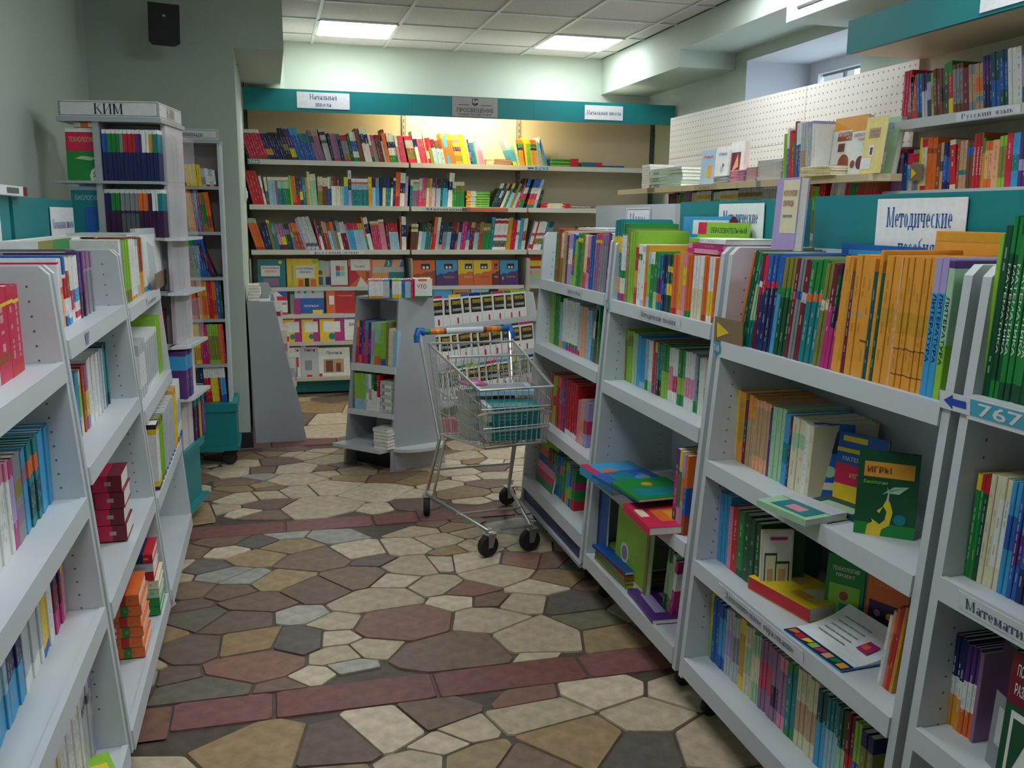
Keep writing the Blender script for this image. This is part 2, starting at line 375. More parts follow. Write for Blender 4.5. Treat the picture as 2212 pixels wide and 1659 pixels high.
mb = MB().box((XR+.001, 6.244, 1.5), (XR+.53, 6.249, 2.62), 'BCC0C6').box((XR+.001, 4.885, 2.614), (XR+.53, 6.244, 2.619), 'C4C8CC').box((XR+.001, 4.881, 1.5), (XR+.53, 4.886, 2.62), 'BCC0C6').box((XR+.001, 4.886, 1.5), (XR+.53, 6.244, 1.505), 'C8CACC')
struct('wall_recess', mb, PAINT)
# window in the right wall's recess
xw = XR+.53
mb = MB()
for a, b in [((xw, 4.88, 2.53), (xw+.05, 6.25, 2.62)), ((xw, 6.14, 1.5), (xw+.05, 6.25, 2.53)), ((xw, 4.88, 1.5), (xw+.05, 4.98, 2.53)), ((xw, 4.98, 1.5), (xw+.05, 6.14, 1.58))]: mb.box(a, b, 'D4D8DC')
win = struct('window_1', mb, LAM)
mb = MB()
for y in (5.2, 5.45, 5.7, 5.93): mb.box((xw+.08, y, 1.58), (xw+.1, y+.02, 2.53), '23262C')
mb.box((xw+.04, 4.98, 2.515), (xw+.055, 6.14, 2.53), '23262C'); mb.build('window_bars', LAM, win)
MB().box((xw+.02, 4.98, 1.58), (xw+.026, 6.14, 2.53), 'DDE8F0').build('pane', mat('window_glass', 'DDE8F0', rough=.03, alpha=.12), win)
mb = MB().box((xw+.9, 2.5, .5), (xw+.92, 7, 4), 'E6F0FF'); sky = mb.build('daylight_sky', mat('outside_daylight', 'E6F0FF', emit=3.2), kind=K)
# ceiling: plane, rails and tiles
ce = struct('ceiling', MB().box((XL-.1, -1.7, ZC+.03), (XR+.6, YW+.1, ZC+.12), 'C9CAC4'), LAM)
xs = [-.8, -.2, .4, 1.0, 1.6, 2.2, 2.8, 3.4]; ys = [7.68-.6*i for i in range(-1, 16)]
mb = MB()
for x in xs: mb.box((x-.012, -1.6, ZC-.004), (x+.012, YW, ZC+.01), 'C6CAC6')
for y in ys: mb.box((XL, y-.012, ZC-.003), (2.96, y+.012, ZC+.009), 'C6CAC6')
mb.build('ceiling_rail', LAM, ce)
TILE = mat('mineral_tile', 'C9C8C4', rough=.9, noise=.16, nscale=60, bump=.2)
LITE = [(.4, 7.08), (2.2, 7.08), (2.2, 4.68), (.4, 2.88), (-.2, 1.08), (2.2, 2.28), (2.2, -.12)]
DIFF = mat('lamp_diffuser', 'F4FAFF', emit=E_PANEL)
tiles = {}
def tile_at(x0, y0, x1, y1):
    k = (round(x1-x0, 3), round(y1-y0, 3))
    if k not in tiles: tiles[k] = MB().box((.006, .006, 0), (k[0]-.006, k[1]-.006, .015), 'C9C8C4').mesh('ceiling_tile', TILE)
    link('ceiling_tile', tiles[k], ce, (x0, y0, ZC+.006))
for i in range(len(xs)-1):
    for j in range(len(ys)):
        x0, y1 = xs[i], ys[j]; y0 = y1-.6
        x1 = min(xs[i+1], 2.96) if xs[i] < 2.9 else None
        if (round(x0, 2), round(y0, 2)) in [(round(a, 2), round(b, 2)) for a, b in LITE]: continue
        if y1 > YW: y1 = YW
        tile_at(x0+.001, y0+.001, xs[i+1]-.001 if xs[i+1] < 2.9 else 2.96, y1-.001)
for i, (x, y) in enumerate(LITE):
    far = y > 7; side = {True: 'left', False: 'right'}[x < 1]
    lab = 'square glowing ceiling panel over the back wall shelves, nearer the %s wall' % side if far else 'square glowing ceiling panel out of view above the shop floor'
    t = thing('ceiling_light', lab, 'light', (x, y, ZC), 'square ceiling light panels')
    fr = MB()
    for a, b in [((.0, 0, -.006), (.6, .02, .03)), ((0, .58, -.006), (.6, .6, .03)), ((0, 0, -.006), (.02, .6, .03)), ((.58, 0, -.006), (.6, .6, .03))]: fr.box(a, b, 'D5DAD8')
    fr.build('light_frame', LAM, t)
    MB().box((.02, .02, .0), (.58, .58, .02), 'F4FAFF').build('diffuser', DIFF, t)
# air grille on the soffit
t = thing('air_vent', 'white louvred air vent box on the side of the right ceiling beam', 'vent', (2.955, 4.1, 2.62))
MB().box((-.012, -.6, -.02), (0, .84, .24), 'E4E8E6').build('vent_frame', LAM, t)
for k in range(4): MB().box((-.02, -.5, .03+k*.05), (-.013, .72, .045+k*.05), '3A3E42').build('slot', LAM, t)
# ------------------------------------------------------------------ floor of irregular stones
floor = struct('floor', MB().box((XL, -1.6, -.05), (XR, YW, -.006), '5C5044'), STONE)
SCOL = dict(c=['D8C6A8', 'CEBC9E', 'DDCCAF', 'C9B898'], w=['BBB8A8', 'AEADA2'], b=['856C5A', '8E735E', '7A665A'], r=['906656', '99705E'], t=['AC9068', '9F835E', 'B2976E'], o=['857D64', '776F5E'], g=['70665E', '7A7069'], R=['8C5850', '91605A', '85544C'])
def clip(poly, a, b, c):     # keep a*x+b*y<=c
    out = []
    for i in range(len(poly)):
        p, q = poly[i-1], poly[i]; dp = a*p[0]+b*p[1]-c; dq = a*q[0]+b*q[1]-c
        if (dp < 0) != (dq < 0):
            s = dp/(dp-dq); out.append((p[0]+s*(q[0]-p[0]), p[1]+s*(q[1]-p[1])))
        if dq <= 0: out.append(q)
    return out
HAND = '''1170 1375 .15 c|1050 1338 .1 c|860 1345 .19 r|980 1410 .17 b|735 1345 .06 c|730 1378 .06 c|735 1412 .07 c|800 1398 .07 c|645 1385 .1 g|530 1390 .13 t|510 1340 .12 b|560 1300 .11 b|430 1335 .1 o|430 1400 .1 b|550 1430 .13 r
840 1565 .15 c|430 1560 .17 t|560 1610 .17 t|1180 1535 .15 c|1290 1490 .16 c|1000 1580 .07 c|960 1600 .07 c|1250 1590 .17 t|1390 1545 .13 c|1480 1490 .12 c|1560 1600 .15 c|1390 1610 .1 g|1130 1650 .1 b|1040 1640 .09 t|930 1540 .12 b|720 1600 .12 b|900 1650 .06 c|420 1500 .12 o|1150 1500 .09 r
1080 1242 .13 c|950 1265 .09 c|1165 1265 .09 c|1010 1212 .12 c|885 1178 .08 c|940 1168 .07 c|830 1132 .12 w|900 1222 .09 c|820 1295 .12 c|1010 1272 .08 r|1060 1295 .05 b|1130 1300 .08 c|1140 1210 .09 r|1200 1250 .1 t|1240 1300 .1 g|1280 1340 .09 o|690 1205 .13 b|620 1178 .12 t|560 1200 .09 t|480 1243 .07 w|525 1250 .07 w|440 1225 .06 g|500 1275 .08 b|410 1275 .08 b|680 1270 .13 b|600 1255 .11 t|760 1250 .11 b|715 1155 .09 w|620 1155 .07 w|480 1165 .1 b|560 1170 .08 g|1080 1165 .06 c|770 1190 .09 c|850 1255 .06 c|400 1190 .07 b|960 1215 .06 c|1030 1180 .06 c|1190 1210 .08 b|1320 1370 .1 t|1250 1215 .08 g
690 1095 .16 c|640 1060 .09 c|580 1068 .08 c|520 1075 .1 c|715 1052 .12 c|815 1060 .15 c|640 1012 .1 c|720 992 .11 c|600 995 .09 b|530 1000 .07 c|770 1015 .1 c|850 1030 .11 b|900 1035 .1 t|1000 1063 .12 t|1000 1018 .11 c|1090 978 .12 c|700 958 .12 c|620 965 .11 b|950 1050 .08 c|1060 1010 .1 b|690 880 .13 t|715 905 .12 c|1060 1045 .08 b|1000 985 .1 c|460 1070 .07 b|520 1040 .08 b|1080 1095 .1 b|900 1090 .1 b|1000 1100 .1 r|560 1030 .06 w|490 985 .1 b'''
AX = .78; seeds = []
for s in HAND.replace('\n', '|').split('|'):
    a = s.split(); p = onz(float(a[0]), float(a[1]), 0); seeds.append((p[0]*AX, p[1], float(a[2]), a[3]))
n0 = len(seeds); tries = 0
while tries < 14000:
    tries += 1; x = rnd.uniform(-.9, 3.3)*AX; y = rnd.uniform(1.0, 7.9)
    r = rnd.choice([.045, .06, .08, .1, .12, .15, .17]) if y < 6 else .16
    if x > 1.2 or x < -.4: r = .2
    if all((x-a)**2+(y-b)**2 > (r+q)**2*(.72 if k < n0 else .6) for k, (a, b, q, c) in enumerate(seeds)): seeds.append((x, y, r, rnd.choice('cccbbbtrgwob' if y < 4.2 else 'cccccbbt')))
STR = [(.91, 1.07), (2.565, 2.725), (4.215, 4.38), (5.87, 6.03)]
BANDS = [(-1.5, .91), (1.07, 2.565), (2.725, 4.215), (4.38, 5.87), (6.03, 8.0)]
cells = []
for i, (x, y, r, c) in enumerate(seeds):
    band = [b for b in BANDS if b[0] <= y <= b[1]]
    if not band: continue
    b0, b1 = band[0]; P = [(x-.55, max(y-.55, b0)), (x+.55, max(y-.55, b0)), (x+.55, min(y+.55, b1)), (x-.55, min(y+.55, b1))]
    P = clip(P, 1, 0, XR*AX); P = clip(P, -1, 0, -XL*AX)
    for j, (a, b, q, cc) in enumerate(seeds):
        if j == i or abs(a-x) > .9 or abs(b-y) > .9: continue
        dx, dy = a-x, b-y; d = math.hypot(dx, dy)
        if d < 1e-6 or not P: continue
        s = d*(r/(r+q))*.75+d*.125; P = clip(P, dx/d, dy/d, (x*dx+y*dy)/d+s)
    if len(P) >= 3: cells.append((x/AX, y, [(a/AX, b) for a, b in P], c))
for (s0, s1) in STR:
    x = XL; k = 0
    while x < XR:
        w = rnd.choice([.22, .3, .42, .5]); x1 = min(x+w, XR); c = rnd.choice('RRRRRrg')
        cells.append(((x+x1)/2, (s0+s1)/2, [(x, s0), (x1, s0), (x1, s1), (x, s1)], c)); x = x1
def area(P): return abs(sum(P[i-1][0]*P[i][1]-P[i][0]*P[i-1][1] for i in range(len(P))))/2
def stone_to(mb, P, c, x, y, rr):
    mx = sum(p[0] for p in P)/len(P); my = sum(p[1] for p in P)/len(P); g = .003+rr.random()*.002
    Q = []
    for p in P:
        d = math.hypot(p[0]-mx, p[1]-my) or 1; s = max(0, 1-g*1.35/d); Q.append((mx+(p[0]-mx)*s-x, my+(p[1]-my)*s-y))
    # clip the corners so that pieces look broken rather than cut
    R = []
    for i in range(len(Q)):
        a, p, b = Q[i-1], Q[i], Q[(i+1) % len(Q)]; k = rr.uniform(.02, .07)
        R += [(p[0]+(a[0]-p[0])*k, p[1]+(a[1]-p[1])*k), (p[0]+(b[0]-p[0])*k, p[1]+(b[1]-p[1])*k)]
    h = rr.uniform(-.0012, .0004); T = [(q[0]*.985, q[1]*.985, h) for q in R]; B = [(q[0], q[1], -.006) for q in R]
    if area(R) < 1e-4: return False
    if sum(R[i-1][0]*R[i][1]-R[i][0]*R[i-1][1] for i in range(len(R))) < 0: T, B = T[::-1], B[::-1]
    mb.face(T, c)
    for i in range(len(T)): mb.face([B[i-1], B[i], T[i], T[i-1]], c)
    return True
cells.sort(key=lambda c: (not (-.5 < c[0] < 1.5 and 1.6 < c[1] < 7.4), -area(c[2])/max(.5, c[1]**2)))
rest = MB(); nst = 0
for i, (x, y, P, c) in enumerate(cells):
    c = rnd.choice(SCOL[c]); k = rnd.uniform(.9, 1.06); c = tuple(min(1, v*k) for v in srgb(c)[:3])+(1,)
    if nst < 298 and -.7 < x < 2.2 and y > 1.3:
        m = MB()
        if stone_to(m, P, c, x, y, rnd): m.build('stone', STONE, floor, (x, y, 0)); nst += 1
    else: stone_to(rest, P, c, 0, 0, rnd)
rest.build('stones', STONE, floor, kind='stuff')
# ================================================================== FURNITURE
def sign(parent, name, Lr, px, z0, z1, w, lines, label, bg='F0F2F4', col='3D5C9C', border=None, font='serif', dn=-.004, u=None, tilt=0, hs=None):
    u = u_at(Lr, px) if u is None else u; Lq = dict(F=Lr['F'], b=np.array([Lr['b'][0], Lr['b'][1], z0])); M = pose(Lq, u-w/2, dn=dn, tilt=tilt)
    h = z1-z0; mb = MB().box((0, 0, 0), (w, .002, h), bg); I = Matrix.Identity(4)
    if border:
        b = .006; e = -.0004
        for r in [(b, b, w-b, b+.0025), (b, h-b-.0025, w-b, h-b), (b, b, b+.0025, h-b), (w-b-.0025, b, w-b, h-b)]: mb.face([(r[0], e, r[1]), (r[2], e, r[1]), (r[2], e, r[3]), (r[0], e, r[3])], border)
    for (s, x, y, tw, th) in lines: put_text(mb, s, I, x*w, y*h, tw*w, th*h, col, font)
    return mb.build(name, PRINT, parent, parent.matrix_world.inverted() @ M if parent is not None else M, label=label)
def gondola(side, y0, y1, levels, label, top=1.40, kick=None, header=None, b0=None, xb=None, seed=0):
    s = 1 if side == 'R' else -1; b0 = 1.156 if side == 'R' else .387; xb = 1.54 if side == 'R' else .82
    fx = lambda z: b0+.075*z
    t = thing('bookshelf_unit', label, 'bookshelf', (s*(b0+xb)/2, (y0+y1)/2, 0), 'low grey gondola shelf units'); ox, oy = t.location.x, t.location.y
    P = lambda x, y, z: (s*x-ox, y-oy, z)
    def bx(mb, x0, x1, ya, yb, z0, z1, c):
        a, b = P(x0, ya, z0), P(x1, yb, z1); mb.box((min(a[0], b[0]), a[1], a[2]), (max(a[0], b[0]), b[1], b[2]), c)
    for ya in (y0, y1-.022):
        mb = MB(); pts = [P(fx(.1), ya, .1), P(xb, ya, .1), P(xb, ya, top), P(fx(top)+.02, ya, top), P(fx(top), ya, top-.02)]
        mb.prism(pts if s > 0 else pts[::-1], (0, .022, 0), 'shelf')
        yi = ya+.0225 if ya == y0 else ya-.0005
        for z in np.arange(.26, 1.34, .034):
            for dx in (.05, xb-fx(z)-.07):
                mb.face([P(fx(z)+dx+.0029*math.cos(a*math.pi/3), yi, z+.0029*math.sin(a*math.pi/3)) for a in range(6)], 'dots')
        mb.build('side_panel', LAM, t)
    mb = MB(); bx(mb, xb-.02, xb, y0+.022, y1-.022, .1, top, 'shelf'); mb.build('back_panel', LAM, t)
    for i, z in enumerate(levels):
        mb = MB(); lo = .045 if i < len(levels)-1 else .055; x = fx(z)
        bx(mb, x+.012, xb-.02, y0+.023, y1-.023, z-.022, z-.003, 'shelf')
        pts = [P(x-.004, y0+.023, z), P(x+.012, y0+.023, z), P(x+.012, y0+.023, z-lo), P(x-.008, y0+.023, z-lo)]
        mb.prism(pts[::-1] if s > 0 else pts, (0, y1-y0-.046, 0), 'shelf')
        mb.build('shelf', LAM, t)
    if kick:
        mb = MB(); bx(mb, fx(.2)+.004, fx(.2)+.012, y0+.024, y1-.024, .105, levels[-1]-.05, kick); mb.build('kick_panel', LAM, t)
        mb = MB(); bx(mb, fx(.1)-.004, fx(.1)+.03, y0, y1, .088, .104, 'shelfd'); mb.build('base_rail', LAM, t)
    for ya in (y0+.08, y1-.08):
        for xq in (fx(.1)+.07, xb-.06):
            mb = MB(); c = P(xq, ya, .032); M = Matrix.Translation(c) @ Matrix.Rotation(math.pi/2, 4, 'X')
            mb.lathe([(.024, -.012), (.03, -.008), (.03, .008), (.024, .012)], '24262A', M, 14); bx(mb, xq-.02, xq+.02, ya-.018, ya+.018, .062, .1, '50545A'); bx(mb, xq-.012, xq+.012, ya-.019, ya-.014, .03, .07, '50545A'); mb.build('caster', RUB, t)
    if header:
        hc, za, zb = header; mb = MB(); bx(mb, xb-.02, xb+.0, y0+.01, y1-.01, top, zb, hc); hb = mb.build('header_board', LAM, t); t['h'] = 1; del t['h']; return t, hb
    return t, None
bpy.context.view_layer.update()
lR = lambda z, d=.022: line(FR, (1.156+.075*z+d, 0, z-.003)); lL = lambda z, d=.022: line(FL, (-.387-.075*z-d, 0, z-.003))
R4, h4 = gondola('R', .44, 1.385, [1.165, .812, .50, .168], 'low grey bookshelf unit at the right edge of the photo', header=('teal', 1.4, 1.545))
R3, h3 = gondola('R', 1.41, 2.345, [1.135, .785, .48, .168], 'low grey bookshelf unit of amber books under the large methodics sign', header=('teal', 1.4, 1.545))
R2, h2 = gondola('R', 2.37, 3.235, [1.175, .865, .505, .168], 'low grey bookshelf unit with flat magazines spilling off a shelf', header=('teal', 1.4, 1.54))
R1, h1 = gondola('R', 3.26, 4.17, [1.19, .885, .53, .222], 'low grey bookshelf unit with a navy kick panel beside the cart', top=1.41, kick='navy', header=('lgrey', 1.41, 1.535))
L1, k1 = gondola('L', 1.33, 2.285, [1.14, .812, .53, .154], 'low grey bookshelf unit of pink books at left edge', top=1.36, header=('teal', 1.36, 1.53))
L2, k2 = gondola('L', 2.31, 3.26, [1.18, .865, .51, .15], 'low grey bookshelf unit with dark red books piled on its shelf', top=1.36, header=('teal', 1.36, 1.53))
L3, k3 = gondola('L', 3.285, 4.22, [1.16, .80, .48, .13], 'low grey bookshelf unit with an empty bottom shelf, left of aisle', top=1.36, header=('teal', 1.36, 1.53))
bpy.context.view_layer.update()
BLUE = '3E68AE'
hl = line(FR, (1.518, 0, 1.4)); hL = line(FL, (-.798, 0, 1.4))
sign(h3, 'paper_sign', hl, 1980, 1.37, 1.533, .315, [('Методические', .5, .72, .74, .3), ('пособия', .5, .28, .42, .27)], 'white paper sign reading Методические пособия in blue', col=BLUE)
sign(h2, 'paper_sign', hl, 1598, 1.385, 1.53, .3, [('Методические', .5, .7, .78, .28), ('пособия', .5, .3, .44, .25)], 'white paper sign reading Методические пособия in blue', col=BLUE)
sign(h1, 'paper_sign', hl, 1378, 1.40, 1.522, .26, [('1-4 класс', .5, .62, .66, .4)], 'white paper sign reading 1-4 класс', col=BLUE, border='4A4E56')
sign(k3, 'paper_sign', hL, 136, 1.372, 1.50, .42, [('Начальная школа', .5, .5, .9, .28)], 'white paper sign reading Начальная школа', col='6A7CA8')
sign(k2, 'paper_sign', hL, -30, 1.37, 1.5, .3, [('Начальная школа', .5, .5, .9, .28)], 'white paper sign reading Начальная школа', col='6A7CA8')
def rail_label(unit, Lr, px, w, z, text, col='4A5A80', bg='E4E8EA', name='shelf_label', font='serif', arrow=False, dn=-.03, hgt=.034, tw=.82):
    u = u_at(Lr, px); Lq = dict(F=Lr['F'], b=np.array([Lr['b'][0], Lr['b'][1], z])); M = pose(Lq, u-w/2, dn=dn, tilt=math.radians(-5))
    mb = MB().box((0, 0, 0), (w, .0015, hgt), bg); I = Matrix.Identity(4)
    if arrow:
        mb.face([(.012, -.0006, hgt/2), (.035, -.0006, .003), (.035, -.0006, hgt*.3), (.07, -.0006, hgt*.3), (.07, -.0006, hgt*.7), (.035, -.0006, hgt*.7), (.035, -.0006, hgt-.003)], '2250C0')
        mb.face([(.08, -.0006, .002), (w-.002, -.0006, .002), (w-.002, -.0006, hgt-.002), (.08, -.0006, hgt-.002)], '4FB0CC'); put_text(mb, text, I, (.08+w)/2, hgt/2, (w-.08)*.75, hgt*.7, 'white', 'sans', .001)
    elif text: put_text(mb, text, I, w/2, hgt/2, w*tw, hgt*.6, col, font)
    return mb.build(name, PRINT, unit, unit.matrix_world.inverted() @ M)
rail_label(R4, lR(1.165), 2156, .22, 1.127, '767', arrow=True)
rail_label(R3, lR(1.135), 1570, .04, 1.098, '768', col='white', bg='4FA8CE', font='sans')
rail_label(R2, lR(1.175), 1440, .34, 1.137, 'Методические пособия')
rail_label(R2, lR(1.175), 1329, .04, 1.137, '769', col='white', bg='7DB8D0', font='sans')
rail_label(R1, lR(1.19), 1255, .2, 1.152, 'школа', col='7A84A0')
rail_label(R3, lR(.48), 1660, .42, .442, 'Дополнительное образование')
rail_label(R4, lR(.812), 2195, .2, .775, 'Математика', hgt=.034)
rail_label(L2, lL(1.18), 160, .035, 1.142, '', bg='8FA0B0'); rail_label(L3, lL(1.16), 310, .3, 1.122, 'русский язык', col='7A86A0')
# ------------------------------------------------------------------ back wall fixture
back = thing('wall_shelving', 'tall beige back wall shelving under a teal fascia, full of textbooks', 'shelving', (1.6, 7.98, 0)); bo = (1.6, 7.98)
def bb(mb, x0, x1, y0, y1, z0, z1, c): return mb.box((x0-bo[0], y0-bo[1], z0), (x1-bo[0], y1-bo[1], z1), c)
XS = [-.155, 1.13, 2.14, 3.40]; SB = [1.905, 1.555, 1.2]
for a, b in zip(XS, XS[1:]):
    bb(MB(), a+.02, b-.02, 7.88, 7.9, .1, 2.42, 'beige').build('back_panel', LAM, back)
    for z in SB:
        mb = bb(MB(), a+.012, b-.006, 7.56, 7.88, z-.03, z-.003, 'CFCAB8'); bb(mb, a+.012, b-.006, 7.55, 7.562, z-.038, z+.001, 'CFCFC4'); mb.build('shelf', LAM, back)
    bb(MB(), a+.012, b-.006, 7.48, 7.88, .135, .165, 'D6D2C2').build('base_shelf', LAM, back)
    bb(MB(), a+.012, b-.006, 7.60, 7.615, .02, .135, 'teal').build('kick_panel', LAM, back)
    bb(MB(), a+.0006, b-.0006, 7.40, 7.418, 2.262, 2.425, 'teal').build('fascia_panel', LAM, back)
    bb(MB(), a+.02, b-.02, 7.42, 7.88, 2.42, 2.425, 'CFCAB8').build('top_board', LAM, back)
    for k, (z, y) in enumerate([(.885, 7.60), (.665, 7.56), (.445, 7.52)]):
        mb = bb(MB(), a+.015, b-.01, y-.005, y, z-.02, z+.012, 'D6D8D4'); bb(mb, a+.015, b-.01, y, 7.86, z-.02, z-.014, 'C4C6C0'); mb.build('display_ledge', LAM, back)
for x in XS:
    mb = bb(MB(), x-.012, x+.012, 7.86, 7.89, .02, 2.31, '3E5A50' if x != 1.13 and x != 2.14 else '9A968A')
    for z in np.arange(.3, 2.28, .05): bb(mb, x-.003, x+.003, 7.858, 7.861, z, z+.028, '1E2220')
    mb.build('upright', LAM, back)
    if x < 3: bb(MB(), x-.004, x+.004, 7.47, 7.86, .165, 1.13, 'B8BCBA').build('divider_panel', LAM, back)
bpy.context.view_layer.update()
fb = line(FB, (0, 7.40, 2.3))
sign(back, 'paper_sign', fb, 699, 2.288, 2.408, .40, [('Начальная', .5, .72, .52, .34), ('школа', .5, .27, .3, .3)], 'white sign reading Начальная школа on two lines', col='4A5688')
sign(back, 'paper_sign', fb, 1304, 2.285, 2.40, .34, [('Начальная школа', .5, .5, .9, .3)], 'white sign reading Начальная школа on one line', col='4A5688')
sg = sign(back, 'publisher_sign', fb, 1026, 2.27, 2.42, .375, [('ПРОСВЕЩЕНИЕ', .5, .34, .82, .2), ('ИЗДАТЕЛЬСТВО', .5, .12, .74, .09)], 'grey publisher sign with a shield emblem', bg='A9A6A6', col='3A3638', font='sans')
mb = MB()
for x0, x1 in ((.05, .14), (.235, .325)): mb.face([(x0, -.0012, .088), (x1, -.0012, .088), (x1, -.0012, .093), (x0, -.0012, .093)], '3A3638')
mb.face([(.163, -.0012, .14), (.163, -.0012, .095), (.1875, -.0012, .083), (.212, -.0012, .095), (.212, -.0012, .14)], '3A3638')
mb.face([(.168, -.0016, .134), (.168, -.0016, .11), (.186, -.0016, .1), (.186, -.0016, .134)], 'A9A6A6'); mb.face([(.19, -.0016, .105), (.208, -.0016, .112), (.208, -.0016, .13), (.19, -.0016, .125)], 'C8C4C4')
mb.build('emblem', PRINT, back, sg.matrix_basis.copy())
rail = lambda px, w, z, s, **k: rail_label(back, line(FB, (0, 7.55, z)), px, w, z, s, dn=-.0015, hgt=.03, **k)
rail(548, .09, 1.87, '706', col='white', bg='5A9AA0', font='sans'); rail(1160, .2, 1.87, '763', arrow=True); rail(965, .42, 1.52, 'Математика', bg='E4E0D6'); rail(1048, .4, 1.52, '', bg='E8825A'); rail(728, .44, 1.165, 'русский язык', bg='F0F2F4')
for px, z in ((587, 1.89), (587, 1.54), (601, 1.185)):
    pass
# lamp under the middle fascia
t = thing('shelf_lamp', 'warm tube lamp tucked behind the middle fascia of the back shelving', 'lamp', (1.64, 7.46, 2.33))
MB().box((-.42, -.02, .02), (.42, .03, .05), 'CFCAB8').build('lamp_housing', LAM, t)
MB().tube([(-.4, 0, 0), (.4, 0, 0)], .014, 'FFE2B0', 10).build('tube', mat('warm_tube', 'FFDFA8', emit=170), t)
# ------------------------------------------------------------------ rows of books on the back wall
bw = lambda z: line(FB, (0, 7.585, z-.003))
row(bw(1.905), 'back wall top shelf, left bay', 536, '''
541 1 black,0.7-1:olive h=.2
581 7 crimson,.88-1:white,0-.1:rust h=.24
597 3 navy,.18-.42:gold h=.21
622 5 navy,.8-1:black h=.22
634 2 black,.3-.5:olive h=.26
646 2 purple,.1-.38:yellow h=.25
663 2 blue,.76-1:sky h=.265
685 5 blue,.7-1:teal h=.22
693 2 mauve,.6-.8:dgreen h=.25
705 3 mauve,.85-1:tan h=.24
718 1 lgrey,.55-.65:dots,.8-.9:plum h=.26 l=-14
724 1 black h=.22 l=-12
739 3 mauve,0-.1:rose h=.22 l=-12
746 1 navy,.8-1:teal h=.22 l=-12
760 2 grey,.78-1:red,.1-.3:olive,0-.08:red h=.21 l=-12
767 1 dgreen h=.22 l=-12
780 3 white,.35-.7:blue,0-.15:green h=.24 l=-12
790 1 brown h=.265 l=-12
806 2 white,.55-.82:navy h=.27 l=-12
811 1 magenta,.6-1:white,0-.2:dgreen h=.23 l=-12
820 2 grey,.8-1:rose h=.22 l=-12
832 2 maroon h=.22 l=-12
836 1 lblue h=.17 l=-12
844 1 orange,.9-1:brown h=.265 l=-12
861 3 white,.5-.7:navy,0-.25:green h=.24 l=-10
868 2 pink,.6-1:white h=.22 l=-10
880 3 rose h=.22 l=-10''', lean=-18)
row(bw(1.905), 'back wall top shelf, middle bay', 884, '''
902 3 crimson,.55-.85:lgrey,.15-.5:olive h=.22
910 1 white,.5-.75:navy h=.26
924 3 rose,.85-1:white h=.235
927 1 tan h=.24
932 2 red,.2-.5:cream h=.21
939 1 olive,.6-1:crimson h=.21
948 2 maroon,0-.65:lblue h=.2
956 1 brown,0-.65:lblue h=.19
963 1 brown,0-.65:lblue h=.19
968 1 orange,.85-1:amber h=.25
975 1 sky,.3-.6:orange h=.235
986 2 orange,.8-1:yellow h=.25
1002 3 amber,.75-.85:mauve,.45-.6:purple,.1-.3:olive h=.24
1013 3 yellow h=.25
1018 1 peach h=.22
1022 1 navy,.3-.5:mauve h=.21
1028 2 blue h=.18
1032 1 green h=.18
1037 1 lilac h=.18
1048 5 pink,.6-1:lilac h=.2
1110 0
1119 1 sky,0-.15:yellow,.6-1:lblue h=.24 l=-26 
1124 1 mint h=.22 l=-12
1134 3 amber,.85-1:orange,.72-.84:green,.6-.7:navy h=.22 l=-8''', lean=-12)
row(bw(1.905), 'back wall top shelf, right bay', 1137, '''
1140 1 yellow h=.24
1150 3 lime,.85-1:yellow h=.22
1163 4 amber,.85-1:orange,.72-.84:green,.6-.7:navy h=.22
1171 2 lblue h=.21
1177 2 gold,.8-1:cream h=.22
1184 1 sky,.8-1:white h=.25 l=-17''', lean=-7)
pile(bw(1.905), 'top shelf, middle bay', 1050, 1106, 9, .0058, .16, 'brown,0-.3:cream tan,0-.3:cream', what='tan stack')
pile(bw(1.905), 'top shelf, right bay', 1190, 1250, 8, .009, .16, 'green,.7-1:red lime,.7-1:red green,.7-1:crimson', what='green stack')
pile(bw(1.905), 'top shelf, right bay', 1256, 1300, 5, .009, .16, 'blue,.7-1:crimson teal,.7-1:crimson', what='blue stack')
pile(bw(1.905), 'top shelf, right bay', 1302, 1348, 2, .011, .16, 'sky blue', what='low blue stack')
